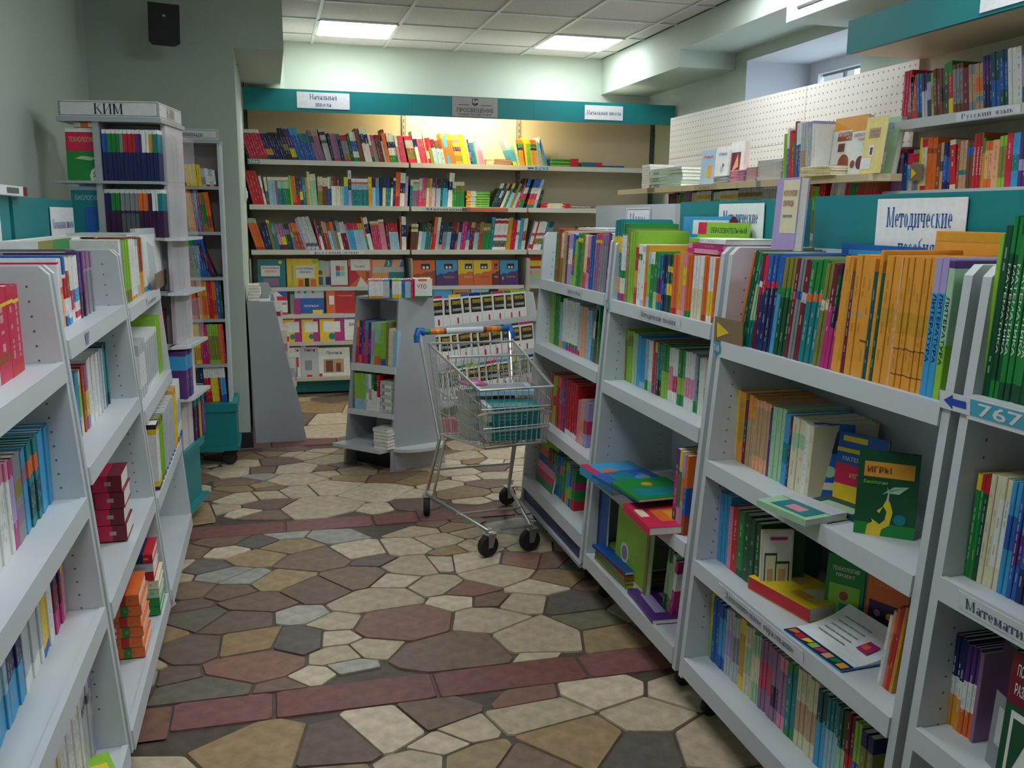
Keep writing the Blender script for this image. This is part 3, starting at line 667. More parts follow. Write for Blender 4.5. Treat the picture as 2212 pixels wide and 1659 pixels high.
row(bw(1.555), 'back wall second shelf, left bay', 547, '''
572 4 red h=.27 l=-13
577 1 white,.4-.6:pink h=.23 l=-11
583 2 cream,0-.5:dots h=.22 l=-6
598 4 lblue,.88-1:cream h=.22
604 2 mauve,.88-1:cream h=.22
618 4 teal,.88-1:cream,.6-.86:mint h=.22
629 3 green,.88-1:cream,.6-.86:mint h=.22
634 1 lime h=.235
643 2 orange,.0-.1:red h=.23
650 2 dgreen,.0-.3:red h=.22
657 1 purple,.2-.5:yellow h=.22
664 1 teal,.5-.7:sky h=.22
669 1 gold h=.22
675 2 cream,0-.5:mint h=.27
687 3 mint,.8-1:cream h=.25
698 3 olive,.7-1:cream,.5-.7:tan h=.23 l=0
709 3 brown,.7-1:cream h=.22 l=0
713 1 blue,.6-1:white h=.23 l=0
717 1 dteal,.6-1:tan h=.23 l=0
727 1 white,.68-1:brown h=.23 l=0
736 1 cream,.68-1:maroon h=.23 l=0
744 2 lblue,.68-1:dgreen h=.23 l=0
753 2 sky,.68-1:yellow h=.23 l=0
760 1 lilac,.45-.75:navy,.75-1:white h=.285 l=0
776 5 teal,.8-.88:orange,.88-1:white,.6-.8:lblue h=.22 l=0
796 6 sky,.8-.88:orange,.88-1:white,.6-.8:lblue,0-.6:teal h=.22 l=0
804 1 gold,.6-1:yellow h=.235 l=0
812 1 lblue,.68-1:plum h=.22 l=0
820 1 sky,.68-1:grey h=.23 l=0
826 1 navy h=.23 l=2
833 1 cream,.65-1:navy h=.23 l=2
843 2 teal,.65-1:navy h=.23 l=2
848 1 white,.65-1:black h=.23 l=3
853 1 navy,.9-1:white h=.23 l=3
863 2 orange,.0-.3:red h=.28 l=3
874 2 white,.4-.7:navy h=.275 l=3
880 1 lilac h=.25 l=3''', lean=-4)
row(bw(1.555), 'back wall second shelf, middle bay', 885, '''
891 2 teal,.78-1:cream h=.22
903 8 mauve,.86-.92:gold,.92-1:white,.6-.86:mint h=.22
911 1 rose,.6-1:lgrey h=.23
920 2 rose,.3-.6:mauve h=.235
926 1 cream,.68-1:olive h=.23
932 1 tan,.68-1:gold h=.235
939 1 lgrey,.68-1:plum h=.235
941 1 magenta h=.24
951 1 lblue,.68-1:black h=.23
955 1 dgreen h=.23
966 1 sky,.68-1:black h=.23
977 2 white,.5-.75:navy h=.28 l=5
985 2 green,.75-1:cream h=.21 l=1
1003 6 olive,.85-1:cream,0-.6:green h=.21 l=1
1060 0
1068 3 dgreen,.8-1:cream h=.22 l=24
1074 2 navy,.4-.7:lblue h=.22 l=24
1080 2 black,.8-1:gold h=.22 l=24
1086 2 cream,.7-1:black h=.22 l=24
1092 2 teal,.8-1:yellow h=.22 l=24
1100 2 lblue,.65-1:black h=.21 l=24
1106 1 olive h=.22 l=24
1112 1 lblue,.65-1:black h=.21 l=24
1118 1 red,.8-1:brown h=.26 l=22
1129 3 teal,.3-.5:rose,.7-1:blue,.12-.3:green,.5-.7:white h=.255 l=18''', lean=3)
row(bw(1.555), 'back wall second shelf, right bay', 1137, '''
1152 5 teal,.3-.5:rose,.7-1:blue,.12-.3:orange,.5-.7:white h=.255
1158 2 lblue,.3-.7:white h=.25
1164 1 black h=.16''', lean=17)
pile(bw(1.555), 'second shelf, middle bay', 1007, 1058, 13, .0105, .16, 'green,0-.2:amber,.2-.4:lblue lime,0-.2:amber,.2-.4:white', what='tall green pile')
pile(bw(1.555), 'second shelf, right bay', 1168, 1231, 4, .011, .16, 'crimson,.2-.8:white red,.25-.75:cream', what='red pile')
pile(bw(1.555), 'second shelf, right bay', 1236, 1275, 3, .006, .16, 'white black', what='thin black pile')
pile(bw(1.555), 'second shelf, right bay', 1290, 1340, 4, .006, .16, 'white lgrey', fore=True, what='white pile')
pile(bw(1.555), 'second shelf, right bay', 1344, 1376, 2, .006, .16, 'black grey', what='small dark pile')
row(bw(1.20), 'back wall third shelf, left bay', 555, '''
575 4 orange,.85-1:mint,0-.1:rust h=.26 l=-17
590 2 navy,.8-1:black h=.22
597 2 olive,.9-1:yellow h=.24
606 1 teal,.6-.8:grey h=.22
614 1 pink,.6-1:mauve,0-.2:maroon h=.21
624 2 yellow,.5-1:mauve,0-.2:purple h=.215
636 3 dgreen,.6-.8:mauve h=.21
645 2 mauve,.5-.7:lime h=.21
660 2 rust,.7-1:orange h=.22 l=-16
665 1 lilac h=.26 l=-18
692 3 lgrey,.1-.2:dots h=.275 l=-18
696 1 rose h=.25
702 1 white,.45-1:dgreen h=.25
707 1 maroon h=.24
717 2 rust,.6-1:tan h=.23
724 1 lblue,.7-1:rust h=.22
732 1 grey,.7-1:orange h=.23
737 1 olive,.6-1:navy h=.26
744 1 white,.6-1:grey h=.24
756 2 maroon,.6-1:lgrey h=.23
760 1 lilac h=.21
772 1 sky,.75-1:red h=.22
783 1 lblue,.75-1:crimson h=.22
795 1 lblue,.75-1:gold h=.22
799 1 green,.4-1:orange h=.27
808 2 white,.5-.8:navy h=.27
826 4 rose,.86-.93:gold,.93-1:white h=.235 l=-8
838 3 pink,.86-.93:gold,.93-1:white h=.25 l=-8
844 1 maroon h=.23 l=-6
864 4 lblue,.68-1:red h=.22 l=-6
868 1 rust h=.26 l=0
878 1 white,.4-.75:navy h=.275 l=0''', lean=-12)
row(bw(1.20), 'back wall third shelf, middle bay', 886, '''
901 4 brown,.7-1:cream,.8-.9:olive h=.215 l=4
908 1 white,.68-1:black h=.225
917 2 lblue,.68-1:dgreen h=.225
927 2 teal,.68-1:brown h=.225
932 1 rust,.6-1:black h=.24
939 1 orange,0-.5:red h=.275
946 2 lgrey,.6-1:white h=.275
953 1 navy,0-.2:pink h=.23
962 2 grey,.68-1:dgreen h=.225
971 2 lblue,.68-1:black h=.225
981 3 navy,.68-1:maroon h=.23
986 1 rust,.3-.6:plum h=.23
993 1 lblue,.68-1:plum h=.22
1004 2 magenta h=.235
1012 1 lgrey,.35-.65:blue,.65-1:maroon h=.235
1021 2 maroon,.8-1:tan h=.235
1031 1 lblue,.65-1:brown h=.225
1040 2 rust,.7-1:olive h=.235
1055 3 olive,.75-.85:peach,0-.7:green h=.225
1063 1 teal,.9-1:sky h=.275
1091 7 white,.85-.95:red,.4-.48:rose,.1-.3:dots h=.265
1101 2 gold,.9-1:tan h=.275
1111 1 red h=.25
1117 1 white,.5-.6:rose h=.255
1125 1 sky h=.27
1133 2 cream,.3-.6:rust h=.27''', lean=7)
row(bw(1.20), 'back wall third shelf, right bay', 1137, '''
1140 1 grey h=.26
1147 2 white,.5-.6:red,.05-.2:crimson h=.25
1150 1 red h=.25
1167 4 white,.5-.6:rose,.2-.4:olive h=.25
1173 1 teal h=.25
1182 2 dteal,.5-.8:grey h=.245''', lean=15)
row(bw(1.20), 'back wall third shelf, far right', 1253, '''
1260 1 green h=.2
1266 1 black h=.2
1272 1 white,.6-1:mint h=.2
1280 2 dteal h=.2''')
pile(bw(1.20), 'third shelf, right bay', 1187, 1225, 8, .013, .16, 'white,0-.1:dots lgrey', fore=True, what='pale spiral pile')
# ------------------------------------------------------------------ face-out books of the back wall
def fl(z, y): return line(FB, (0, y, z+.001))
a = fl(.887, 7.615)
TXT = lambda s, x, y, w, h, c: (s, x, y, w, h, c)
W4 = 'on upper display row of back wall'
cover(a, 558, 618, .235, ['teal', (.12, .42, .8, .78, 'white'), ('disc', .82, .9, .07, 'yellow'), (.2, .08, .75, .35, 'mauve')], 'teal handwriting primer with white title panel '+W4, tilt=8, texts=[TXT('МОИ ПЕРВЫЕ', .46, .7, .6, .07, 'crimson'), TXT('ПРОПИСИ', .46, .58, .42, .07, 'crimson')])
cover(a, 621, 640, .24, ['yellow', (.5, .3, 1, .8, 'lgrey')], 'yellow primer half hidden behind its twin, upper display row', tilt=8, dn=.012)
cover(a, 634, 689, .24, ['yellow', (.12, .35, .85, .76, 'white'), (.2, .05, .4, .3, 'orange'), (.45, .05, .62, .33, 'black'), (.68, .06, .9, .3, 'orange'), ('disc', .86, .9, .1, 'lime')], 'yellow primer with three cartoon children '+W4, tilt=8, texts=[TXT('МОИ ПЕРВЫЕ', .48, .66, .66, .07, 'purple'), TXT('ПРОПИСИ', .48, .54, .44, .07, 'purple')])
cover(a, 684, 702, .225, ['mint', ('disc', .5, .55, .3, 'rust'), (.2, .1, .8, .4, 'dots')], 'pale green floral book between yellow primer and white card', tilt=8, dn=.014)
cover(a, 699, 717, .22, ['lgrey', ('disc', .4, .6, .25, 'peach'), (.3, .1, .9, .4, 'navy')], 'grey floral book just left of the white card', tilt=8, dn=.022)
cover(a, 716, 752, .225, ['white', (.3, .62, .55, .8, 'red'), (.58, .62, .83, .8, 'peach'), (.3, .42, .55, .6, 'sky'), (.58, .42, .83, .6, 'mint'), (0, 0, 1, .1, 'crimson')], 'white card with four coloured squares '+W4, tilt=8)
cover(a, 754, 806, .235, ['orange', ('poly', [(0, 0), (0, .75), (.2, .7), (.45, .38), (.1, .1)], 'red'), ('poly', [(.3, 0), (.85, 0), (.5, .38)], 'white'), (.72, .25, .86, .55, 'rust'), (.1, .6, .9, .99, 'white')], 'orange and red folder with white paper and number 1', tilt=8, texts=[TXT('Прописи', .45, .75, .4, .08, 'dots')])
cover(a, 806, 874, .23, ['peach', (0, .55, 1, .72, 'lgrey'), (.5, .3, 1, .55, 'teal'), ('poly', [(.35, .74), (.45, 1), (.65, 1), (.6, .74)], 'teal'), ('poly', [(.85, .74), (.95, 1), (1, 1), (1, .74)], 'blue'), (0, .2, .5, .5, 'amber')], 'peach and teal book with number 3 '+W4, tilt=8, texts=[TXT('3', .5, .87, .08, .18, 'white')])
def mountain(px0, px1, top, low, tx, lab, num=None, dn=0): 
    d = [low, ('poly', [(0, .42), (.2, .5), (.4, .47), (.6, .56), (.8, .55), (1, .62), (1, 1), (0, 1)], top), (.38, .66, .78, .86, 'black'), ('disc', .5, .72, .06, 'white'), ('disc', .66, .72, .06, 'white')]
    cover(a, px0, px1, .225, d, lab, tilt=8, dn=dn, texts=[TXT('Литература', .58, .36, .5, .07, tx)]+([TXT(num, .14, .3, .1, .16, 'cream')] if num else []))
mountain(892, 941, 'orange', 'rust', 'amber', 'orange and rust book, first left in middle display bay')
mountain(943, 989, 'sky', 'purple', 'gold', 'sky blue and purple book right of orange and rust one')
mountain(991, 1030, 'yellow', 'orange', 'cream', 'yellow and orange book half covered by its twin', dn=.01)
mountain(1024, 1063, 'yellow', 'orange', 'rust', 'yellow and orange book lying over its twin, middle display bay')
mountain(1063, 1080, 'orange', 'maroon', 'cream', 'narrow strip of rust book with number 3, middle bay', num=None, dn=.01)
mountain(1081, 1120, 'sky', 'purple', 'gold', 'sky blue and purple book with number 4, middle bay', num='4')
cover(a, 1136, 1178, .25, ['mint', (.0, .6, 1, 1, 'red'), (.1, .68, .9, .88, 'yellow'), ('disc', .25, .45, .12, 'pink'), ('disc', .6, .42, .14, 'peach'), (.0, .0, 1, .2, 'lgrey'), (.92, .1, 1, .6, 'yellow')], 'red and yellow topped book in right display bay', tilt=8)
cover(a, 1179, 1196, .25, ['green', (0, .6, 1, .75, 'yellow'), (.1, .1, .8, .5, 'lgrey')], 'green book partly hidden behind the near grey shelf', tilt=8)
b = fl(.667, 7.575); W5 = 'on second display row of back wall'
cover(b, 572, 622, .225, ['white', ('poly', [(.4, 1), (.8, .7), (1, .7), (1, 1)], 'blue'), (.55, .55, 1, .7, 'crimson'), (.6, 0, 1, .12, 'rose')], 'white book with blue and red corner '+W5, tilt=8, texts=[TXT('ний', .8, .45, .3, .1, 'rose')])
cover(b, 628, 640, .215, ['grey', (0, .8, 1, 1, 'dgreen')], 'grey folder edge left of the bunting book', tilt=8, dn=.01)
cover(b, 638, 701, .215, ['blue', (0, .65, 1, 1, 'lgrey'), ('poly', [(.05, 1), (.15, .8), (.22, 1)], 'rose'), ('poly', [(.28, 1), (.36, .78), (.45, 1)], 'green'), ('poly', [(.55, 1), (.62, .8), (.7, 1)], 'red'), (0, 0, .18, .62, 'magenta'), (.6, 0, .95, .2, 'yellow')], 'blue book with paper bunting printed on top '+W5, tilt=8, texts=[TXT('ПРОПИСИ', .55, .35, .5, .08, 'white')])
cover(b, 706, 768, .21, ['red', (0, 0, .3, 1, 'orange'), (.1, .4, .27, .75, 'white')], 'red book with an orange left strip '+W5, tilt=8, texts=[TXT('Математика', .65, .75, .5, .06, 'peach')])
cover(b, 937, 978, .2, ['sky', (.0, .2, .8, .7, 'white')], 'sky blue russian language book '+W5, tilt=8, texts=[TXT('русский', .4, .55, .6, .12, 'rose'), TXT('язык', .4, .35, .4, .12, 'rose')])
cover(b, 980, 1017, .2, ['orange', (.12, .1, .95, .85, 'dgreen'), (.12, .75, .95, .8, 'black')], 'orange framed green chalkboard book '+W5, tilt=8, texts=[TXT('Математика', .52, .5, .6, .08, 'lgrey')])
cover(b, 1019, 1057, .2, ['lblue', (.12, .1, .9, .85, 'dteal')], 'pale blue framed chalkboard book '+W5, tilt=8, texts=[TXT('Математика', .5, .5, .6, .08, 'lgrey')])
cover(b, 1078, 1122, .205, ['amber', ('disc', .3, .6, .15, 'red'), ('disc', .6, .4, .18, 'sky'), ('disc', .2, .3, .1, 'orange')], 'amber book with puzzle pieces '+W5, tilt=8)
c_ = fl(.447, 7.535)
for i, (p0, p1) in enumerate([(612, 654), (653, 694), (692, 744)]):
    cover(c_, p0, p1, .235, ['yellow', (.6, .0, 1, 1, 'magenta'), (.15, .35, .85, .72, 'white'), ('disc', .5, .2, .14, 'teal'), (.55, .9, 1, 1, 'lgrey'), (0, .8, .55, .95, 'rust')], ['yellow and magenta workbook, leftmost of three, third display row', 'yellow and magenta workbook, middle of three, third display row', 'yellow and magenta workbook nearest the white 36 book'][i], tilt=8, dn=(2-i)*.008, group='yellow and magenta workbooks')
cover(c_, 745, 790, .235, ['white', (0, .78, .6, 1, 'sky'), (0, 0, 1, .05, 'red')], 'white book marked 36 at right of yellow workbooks', tilt=8, texts=[TXT('36', .28, .86, .4, .16, 'red'), TXT('ЗА', .35, .6, .3, .1, 'black')])
d_ = fl(.167, 7.5)
cover(d_, 618, 654, .27, ['white', (0, .9, 1, 1, 'red'), (.3, .0, .7, .3, 'teal'), (.6, .3, .8, .6, 'rose')], 'white copybook with red top, leftmost on bottom row', tilt=10, dn=.01, texts=[TXT('писи', .5, .82, .6, .09, 'black')])
cover(d_, 652, 690, .27, ['lgrey', (.3, .9, 1, 1, 'red'), (.2, .2, .6, .5, 'grey'), (.3, 0, .6, .06, 'crimson')], 'white copybook with red top, second on bottom row', tilt=10, texts=[TXT('писи', .5, .82, .6, .09, 'black')])
cover(d_, 690, 757, .235, ['white', (.15, .12, .8, .6, 'tan'), (.22, .15, .45, .55, 'brown'), (.55, .15, .7, .45, 'brown'), (0, 0, .1, .1, 'red')], 'white book with brown dog photo on bottom row', tilt=10, texts=[TXT('Прописи', .5, .82, .5, .1, 'dots')])
# ------------------------------------------------------------------ rows on the right gondola
row(lR(1.19), 'top shelf of unit by the cart', 1196, '''
1200 1 green h=.25
1207 1 rust h=.27
1213 1 olive,.5-1:cream h=.25
1219 1 tan h=.26
1223 1 maroon h=.24
1232 2 lilac,.4-.7:white h=.25
1237 1 blue,.3-.6:red,.0-.2:lime h=.245
1242 1 lime h=.22
1252 2 green,.85-.92:yellow h=.25
1257 1 olive h=.25
1263 1 cream,.0-.3:rose h=.245
1269 1 pink,.3-.6:red h=.245
1279 1 blue h=.245
1292 1 rose,.85-.9:yellow,.0-.8:mauve h=.255
1305 1 grey,.8-1:mauve h=.255
1312 1 purple h=.26
1317 1 cream h=.26''', lean=9, d=.19, hs=0.9)
pile(lR(1.19), 'unit by cart', 1238, 1300, 2, .005, .19, 'white lgrey', dz=.24, dn=.02, what='booklets on standing books')
row(lR(.885, 0.07), 'second shelf, unit by the cart', 1187, '''
1195 1 cream,.0-1:lime h=.24
1207 1 green h=.24
1213 2 lblue,0-.15:amber h=.21
1220 2 white,0-.15:sky h=.235
1246 6 white,0-.1:magenta,.1-.16:green h=.23
1251 1 lblue,0-.1:red h=.22
1264 3 peach h=.22
1273 2 sky,.0-1:lblue h=.215
1279 1 teal,.4-.7:cream h=.25 l=16
1283 1 dteal h=.23 l=12
1287 1 maroon h=.22 l=6
1291 1 green h=.24 l=4''', lean=4, d=.19)
row(lR(.53, 0.05), 'third shelf, unit by the cart', 1187, '''
1193 1 orange,.8-1:red h=.24
1199 1 lime,.4-.6:red h=.235
1207 2 red,.8-1:orange h=.24
1214 2 crimson,.5-.8:mauve h=.24
1219 1 purple h=.24
1243 4 red,.0-.1:white h=.25
1249 2 pink h=.19 l=8
1256 2 peach,.3-.5:amber h=.2 l=9
1263 2 lilac,.3-.6:rose h=.2 l=9''', lean=4, d=.19)
cover(lR(.222), 1148, 1182, .23, ['green', (0, .0, 1, .14, 'green'), (0, .14, 1, .3, 'rose'), (0, .3, 1, .45, 'pink'), (0, .45, 1, .6, 'blue'), (0, .6, 1, .76, 'orange'), (0, .76, 1, 1, 'lime')], 'striped green, orange, blue and pink book on the bottom shelf by the cart', t=.012, tilt=10, dn=.02)
row(lR(.222, 0.06), 'bottom shelf, unit by the cart', 1180, '''
1193 2 brown,.4-.7:rust h=.22
1199 2 green,.5-.7:sky h=.22
1206 1 blue,.3-.6:green h=.225
1213 2 teal,.6-.8:orange h=.225
1219 1 green,0-.25:crimson h=.225
1225 1 lime,.4-.8:sky h=.225
1231 1 blue,.2-.5:lime h=.225
1237 1 green,0-.25:red,.5-.7:magenta h=.22''', lean=9, d=.19, hs=0.88)
row(lR(1.175), 'top shelf under sign hidden by purple book', 1321, '''
1337 1 teal,.6-.8:yellow,.1-.3:amber h=.3
1347 2 white,.85-1:green,.0-.1:magenta,.3-.4:green h=.285
1354 1 cream,.0-1:olive h=.27
1367 1 lime,.2-1:lime h=.26
1373 1 red,.3-.6:amber h=0.206
1381 1 white,.75-.85:green h=0.215
1388 1 lgrey,.1-.9:white h=0.211
1394 1 orange,.4-1:gold h=0.215
1400 1 lblue,.2-.8:lime h=0.191
1408 1 green,.8-1:white h=0.191
1415 1 green,.0-.3:mint h=0.195
1425 1 teal,.3-.6:purple,.15-.3:orange h=0.187
1436 1 navy,.3-.5:blue h=0.187
1447 1 dgreen,.7-.8:yellow,.3-.5:yellow h=0.191
1460 2 orange,0-.1:red h=0.195
1469 1 amber,.0-.08:peach h=0.203
1476 1 pink,.5-.8:yellow h=0.195
1490 3 orange,0-.1:green h=0.195
1512 4 white,0-.48:cream h=0.195
1523 2 orange,0-.1:rust h=0.195
1534 2 white,.1-.48:yellow h=0.195
1544 2 orange,0-.1:rust h=0.195''', lean=4, d=.2)
cover(lR(1.175), 1342, 1442, .315, ['sky', (.2, .8, .85, .96, 'white'), ('disc', .93, .9, .08, 'maroon')], 'sky blue book standing upright behind the top row, before 1-4 sign', t=.006, dn=.225, tilt=3)
cover(lR(1.175), 1376, 1470, .295, ['lime', (0, .86, .18, 1, 'crimson'), (.2, .85, 1, .99, 'lime')], 'lime green book with dark lettering standing behind top row', t=.006, dn=.213, tilt=3, texts=[TXT('ОБРАЗОВАТЕЛЬНЫЙ', .62, .91, .7, .06, 'dgreen')])
pile(lR(1.175), 'teal header unit', 1462, 1540, 3, .016, .2, 'magenta,.2-.8:pink pink,.1-.9:magenta white,0-.3:lime', dz=.2, dn=.03, fore=False, what='pink stack above orange books')
cover(lR(1.175), 1583, 1627, .30, ['lilac', (.3, .5, 1, .98, 'cream'), (.1, .1, .8, .3, 'lilac'), (.05, 0, .9, .1, 'red')], 'lilac book with cream label standing in front of the methodics sign', t=.03, dn=.1, dz=.12, tilt=3, texts=[TXT('МАТЕМАТИЧЕСКИЕ', .64, .86, .6, .05, 'rust'), TXT('ОЛИМПИАДЫ', .6, .77, .45, .05, 'rust'), TXT('школа', .6, .66, .4, .03, 'dots')])
row(lR(.865, 0.085), 'second shelf of the teal header unit', 1341, '''
1352 1 olive,.8-1:lime h=.25
1364 1 lime,.7-.9:olive h=.25
1373 2 green,.0-1:mint h=.245
1380 1 sky h=.24
1391 4 sky,0-.12:lblue h=.235
1398 2 lblue,0-.2:green h=.235
1406 2 white,0-.2:mint h=.235
1411 1 red,.0-.2:purple h=.24
1415 1 rust,.8-1:yellow h=.235
1426 2 teal,.0-.3:black h=.235
1441 2 lime,.5-1:green h=.24
1450 3 white,.2-.65:pink h=.235
1460 3 white,.2-.5:rose h=.235
1475 2 green,.2-.5:lime h=.24
1495 5 white,.2-.55:pink h=.24
1501 2 lilac,.0-.2:green h=.235
1505 1 green,.3-.6:dgreen h=.235
1516 3 white h=.235
1522 2 cream,0-.5:lime h=.235
1526 1 crimson h=.24''', lean=2, d=.19, hs=0.79)
def flatbook(c, size, rot, spec, lab, name='paperback', grp=None):
    w, d, t_ = size; M = Matrix.Translation(c) @ Matrix.Rotation(math.radians(rot), 4, 'Z') @ Matrix.Translation((-w/2, -d/2, t_)) @ Matrix(((0, 0, 1, 0), (0, 1, 0, 0), (-1, 0, 0, 0), (0, 0, 0, 1)))
    put_book(M, spec, t_*.97, w, d, lab, grp, name)
# flat magazines spilling from the third shelf of unit 2
def slab(name, cat, label, c, size, rot, base, layers=(), pages='F0EEE2', texts=(), group=None, spine=None):
    """a closed booklet lying flat: centre c, size (x,y,t), yaw rot"""
    w, l, t = size; M = Matrix.Translation(c) @ Matrix.Rotation(math.radians(rot), 4, 'Z'); mb = MB()
    mb.box((-w/2, -l/2, t-.0012), (w/2, l/2, t), base); mb.box((-w/2, -l/2, 0), (w/2, l/2, .0012), base); mb.box((-w/2, -l/2, .0012), (-w/2+.0015, l/2, t-.0012), spine or base)
    e = t+.0005
    for k in layers:
        if k[0] == 'disc': mb.face([(-w/2+k[1]*w+k[3]*math.cos(a*math.pi/8), -l/2+k[2]*l+k[3]*math.sin(a*math.pi/8), e) for a in range(16)], k[4])
        else: mb.face([(-w/2+k[0]*w, -l/2+k[1]*l, e), (-w/2+k[2]*w, -l/2+k[1]*l, e), (-w/2+k[2]*w, -l/2+k[3]*l, e), (-w/2+k[0]*w, -l/2+k[3]*l, e)], k[4])
        e += .0003
    R = Matrix.Rotation(-math.pi/2, 4, 'X')
    for (s, x, y, tw, th, cc) in texts: put_text(mb, s, Matrix.Translation((0, 0, e)) @ Matrix(((0, 0, 1, 0), (-1, 0, 0, 0), (0, -1, 0, 0), (0, 0, 0, 1))), -(y-.5)*l*-1*-1, (x-.5)*w, tw*l, th*w, cc)
    o = mb.build(name, PRINT, None, M, label=label, category=cat)
    if group: o['group'] = group
    MB().box((-w/2+.0016, -l/2+.002, .0013), (w/2-.003, l/2-.002, t-.0013), pages).build('page_block', PRINT, o); return o
zz = .505
slab('magazine', 'magazine', 'sky blue puzzle magazine farthest along the spilling pile', (1.24, 3.05, zz), (.21, .29, .035), 4, 'sky', [('disc', .35, .6, .03, 'orange'), ('disc', .4, .4, .034, 'magenta'), ('disc', .6, .5, .03, 'green'), (0, 0, .15, 1, 'crimson')])
slab('magazine', 'magazine', 'white newspaper page with a red corner behind the magazines', (1.36, 2.90, zz+.036), (.2, .24, .004), 10, 'white', [(.1, .5, .9, .9, 'lgrey'), (.8, 0, 1, .3, 'red')])
slab('magazine', 'magazine', 'blue and green magazine on top of the spilling pile', (1.235, 2.87, zz+.041), (.22, .29, .012), 8, 'blue', [(.15, .0, 1, .4, 'green'), (.2, .45, .6, .9, 'teal'), ('disc', .4, .5, .025, 'yellow'), ('disc', .7, .65, .03, 'sky'), (.6, .1, .9, .3, 'olive')], texts=[('МОЗАИКА', .75, .55, .5, .09, 'yellow')])
slab('magazine', 'magazine', 'green puzzle magazine overlapping the blue and green one', (1.24, 2.76, zz+.054), (.215, .22, .01), 4, 'green', [(.1, .1, .9, .5, 'teal'), ('disc', .5, .7, .02, 'gold')])
slab('magazine', 'magazine', 'crimson and orange magazine at the near end of the shelf', (1.215, 2.60, zz), (.2, .25, .026), -3, 'crimson', [(.3, .2, .95, .7, 'orange'), (.5, .3, .8, .6, 'amber'), (.05, .4, .2, .7, 'cream')])
row(lR(.505), 'spilling magazine shelf, near end', 1449, '''
1457 1 magenta,.7-1:purple,0-.25:dteal h=.27
1463 1 green,.75-1:yellow,0-.3:pink h=.265
1469 1 lilac,.4-.7:orange h=.26
1475 1 blue,.6-1:orange,0-.25:rust h=.26''', lean=4, d=.19)
cover(lR(.168), 1268, 1296, .30, ['blue', (.1, .1, .5, .9, 'navy')], 'tall blue book spine-like board at far end of bottom shelf', t=.01, tilt=2, dn=.02, texts=[])
cover(lR(.168), 1310, 1375, .28, ['lime', ('disc', .3, .35, .13, 'white'), ('disc', .3, .35, .09, 'grey'), (.0, .0, 1, .1, 'white'), (.93, 0, 1, 1, 'olive')], 'large lime green atlas standing on bottom shelf', t=.02, tilt=3, dn=.03)
slab('atlas', 'book', 'lime green atlas lying on the lime and orange pile', (1.29, 3.01, .168+.047), (.22, .3, .012), 3, 'blue', [(.25, .0, 1, 1, 'lime'), ('disc', .55, .4, .03, 'mint')], spine='navy')
for i in range(3): slab('atlas', 'book', ['lowest', 'middle', 'upper'][i]+' green and orange edged atlas under the lime atlas', (1.295, 3.0, .166+i*.0155), (.22, .3, .014), 2-i, ['olive', 'green', 'rust'][i], [], pages=['lime', 'orange', 'olive'][i])
slab('workbook', 'workbook', 'violet workbook flat on bottom shelf beside the atlas pile', (1.27, 2.68, .166), (.19, .26, .016), -4, 'purple', [(.5, .4, .75, .8, 'lgrey'), (.15, .2, .35, .8, 'lilac'), ('disc', .8, .2, .02, 'yellow')])
row(lR(.168, 0.075), 'bottom shelf near end, magazine unit', 1428, '''
1438 1 dgreen,.3-.8:mint h=.24
1444 1 mint,.0-.3:olive h=.23
1449 1 magenta,.5-.8:white h=.22''', lean=10, d=.18)
row(lR(1.135), 'top shelf of large sign unit', 1590, '''
1594 1 orange h=.27 l=15
1601 1 dgreen h=.27 l=15
1608 1 green,.2-.8:dgreen h=.265 l=15
1622 3 teal,.3-.7:mint h=.26 l=14
1628 1 maroon,.66-.72:white,.58-.66:red h=.255
1636 1 navy,.62-.7:red,.7-1:crimson h=.255
1660 3 navy,.66-.72:crimson,.72-1:blue h=.26
1668 1 sky,.62-.7:green,.7-1:blue h=.255
1692 3 dgreen,.60-.7:green,.7-1:olive h=.255
1700 1 maroon,.60-.68:red h=.25
1711 2 grey,.60-.68:blue h=.255
1722 1 maroon,.58-.68:lgrey h=.255
1753 3 teal,.6-.68:orange,.7-1:green h=.255
1768 2 olive,.55-.65:cream h=.25
1778 1 magenta,.6-1:maroon h=.25
1793 2 plum,.6-.9:dgreen,0-.4:magenta h=.25
1806 1 amber h=.27 l=6
1813 1 amber,.1-.7:gold h=.27 l=5
1821 1 maroon,.8-1:brown h=.235 l=5
1846 2 amber,.5-.53:tan h=.275 l=4
1860 1 amber,.3-.32:brown h=.27 l=4
1868 1 dteal h=.24 l=4
1875 1 amber h=.285 l=4
1882 1 dgreen h=.235 l=4
1912 2 amber,.45-.6:gold,.0-.45:amber h=.275 l=4
1918 1 peach h=.275 l=4
1984 6 amber,.42-.58:gold,.3-.31:brown,.1-.11:brown h=.275 l=3
1998 1 blue,.75-1:lilac,0-.75:sky h=.275 l=3 t=ЛИТЕРАТУРА
2012 1 sky,.75-1:lilac h=.275 l=3 t=ЛИТЕРАТУРА
2026 1 mint,.95-1:purple,0-.4:lime h=.275 l=3 t=ЛИТЕРАТУРА''', lean=8, d=.2)
cover(lR(1.135), 1812, 1965, .325, ['amber', (0, .0, 1, .9, 'amber'), (.02, .93, .98, .99, 'gold')], 'amber folder standing tall behind the amber books', t=.008, dn=.22, tilt=2)
cover(lR(1.135), 1640, 1790, .285, ['blue', (.1, .85, .9, .95, 'sky')], 'blue folder standing behind the banded book row', t=.006, dn=.222, tilt=2)
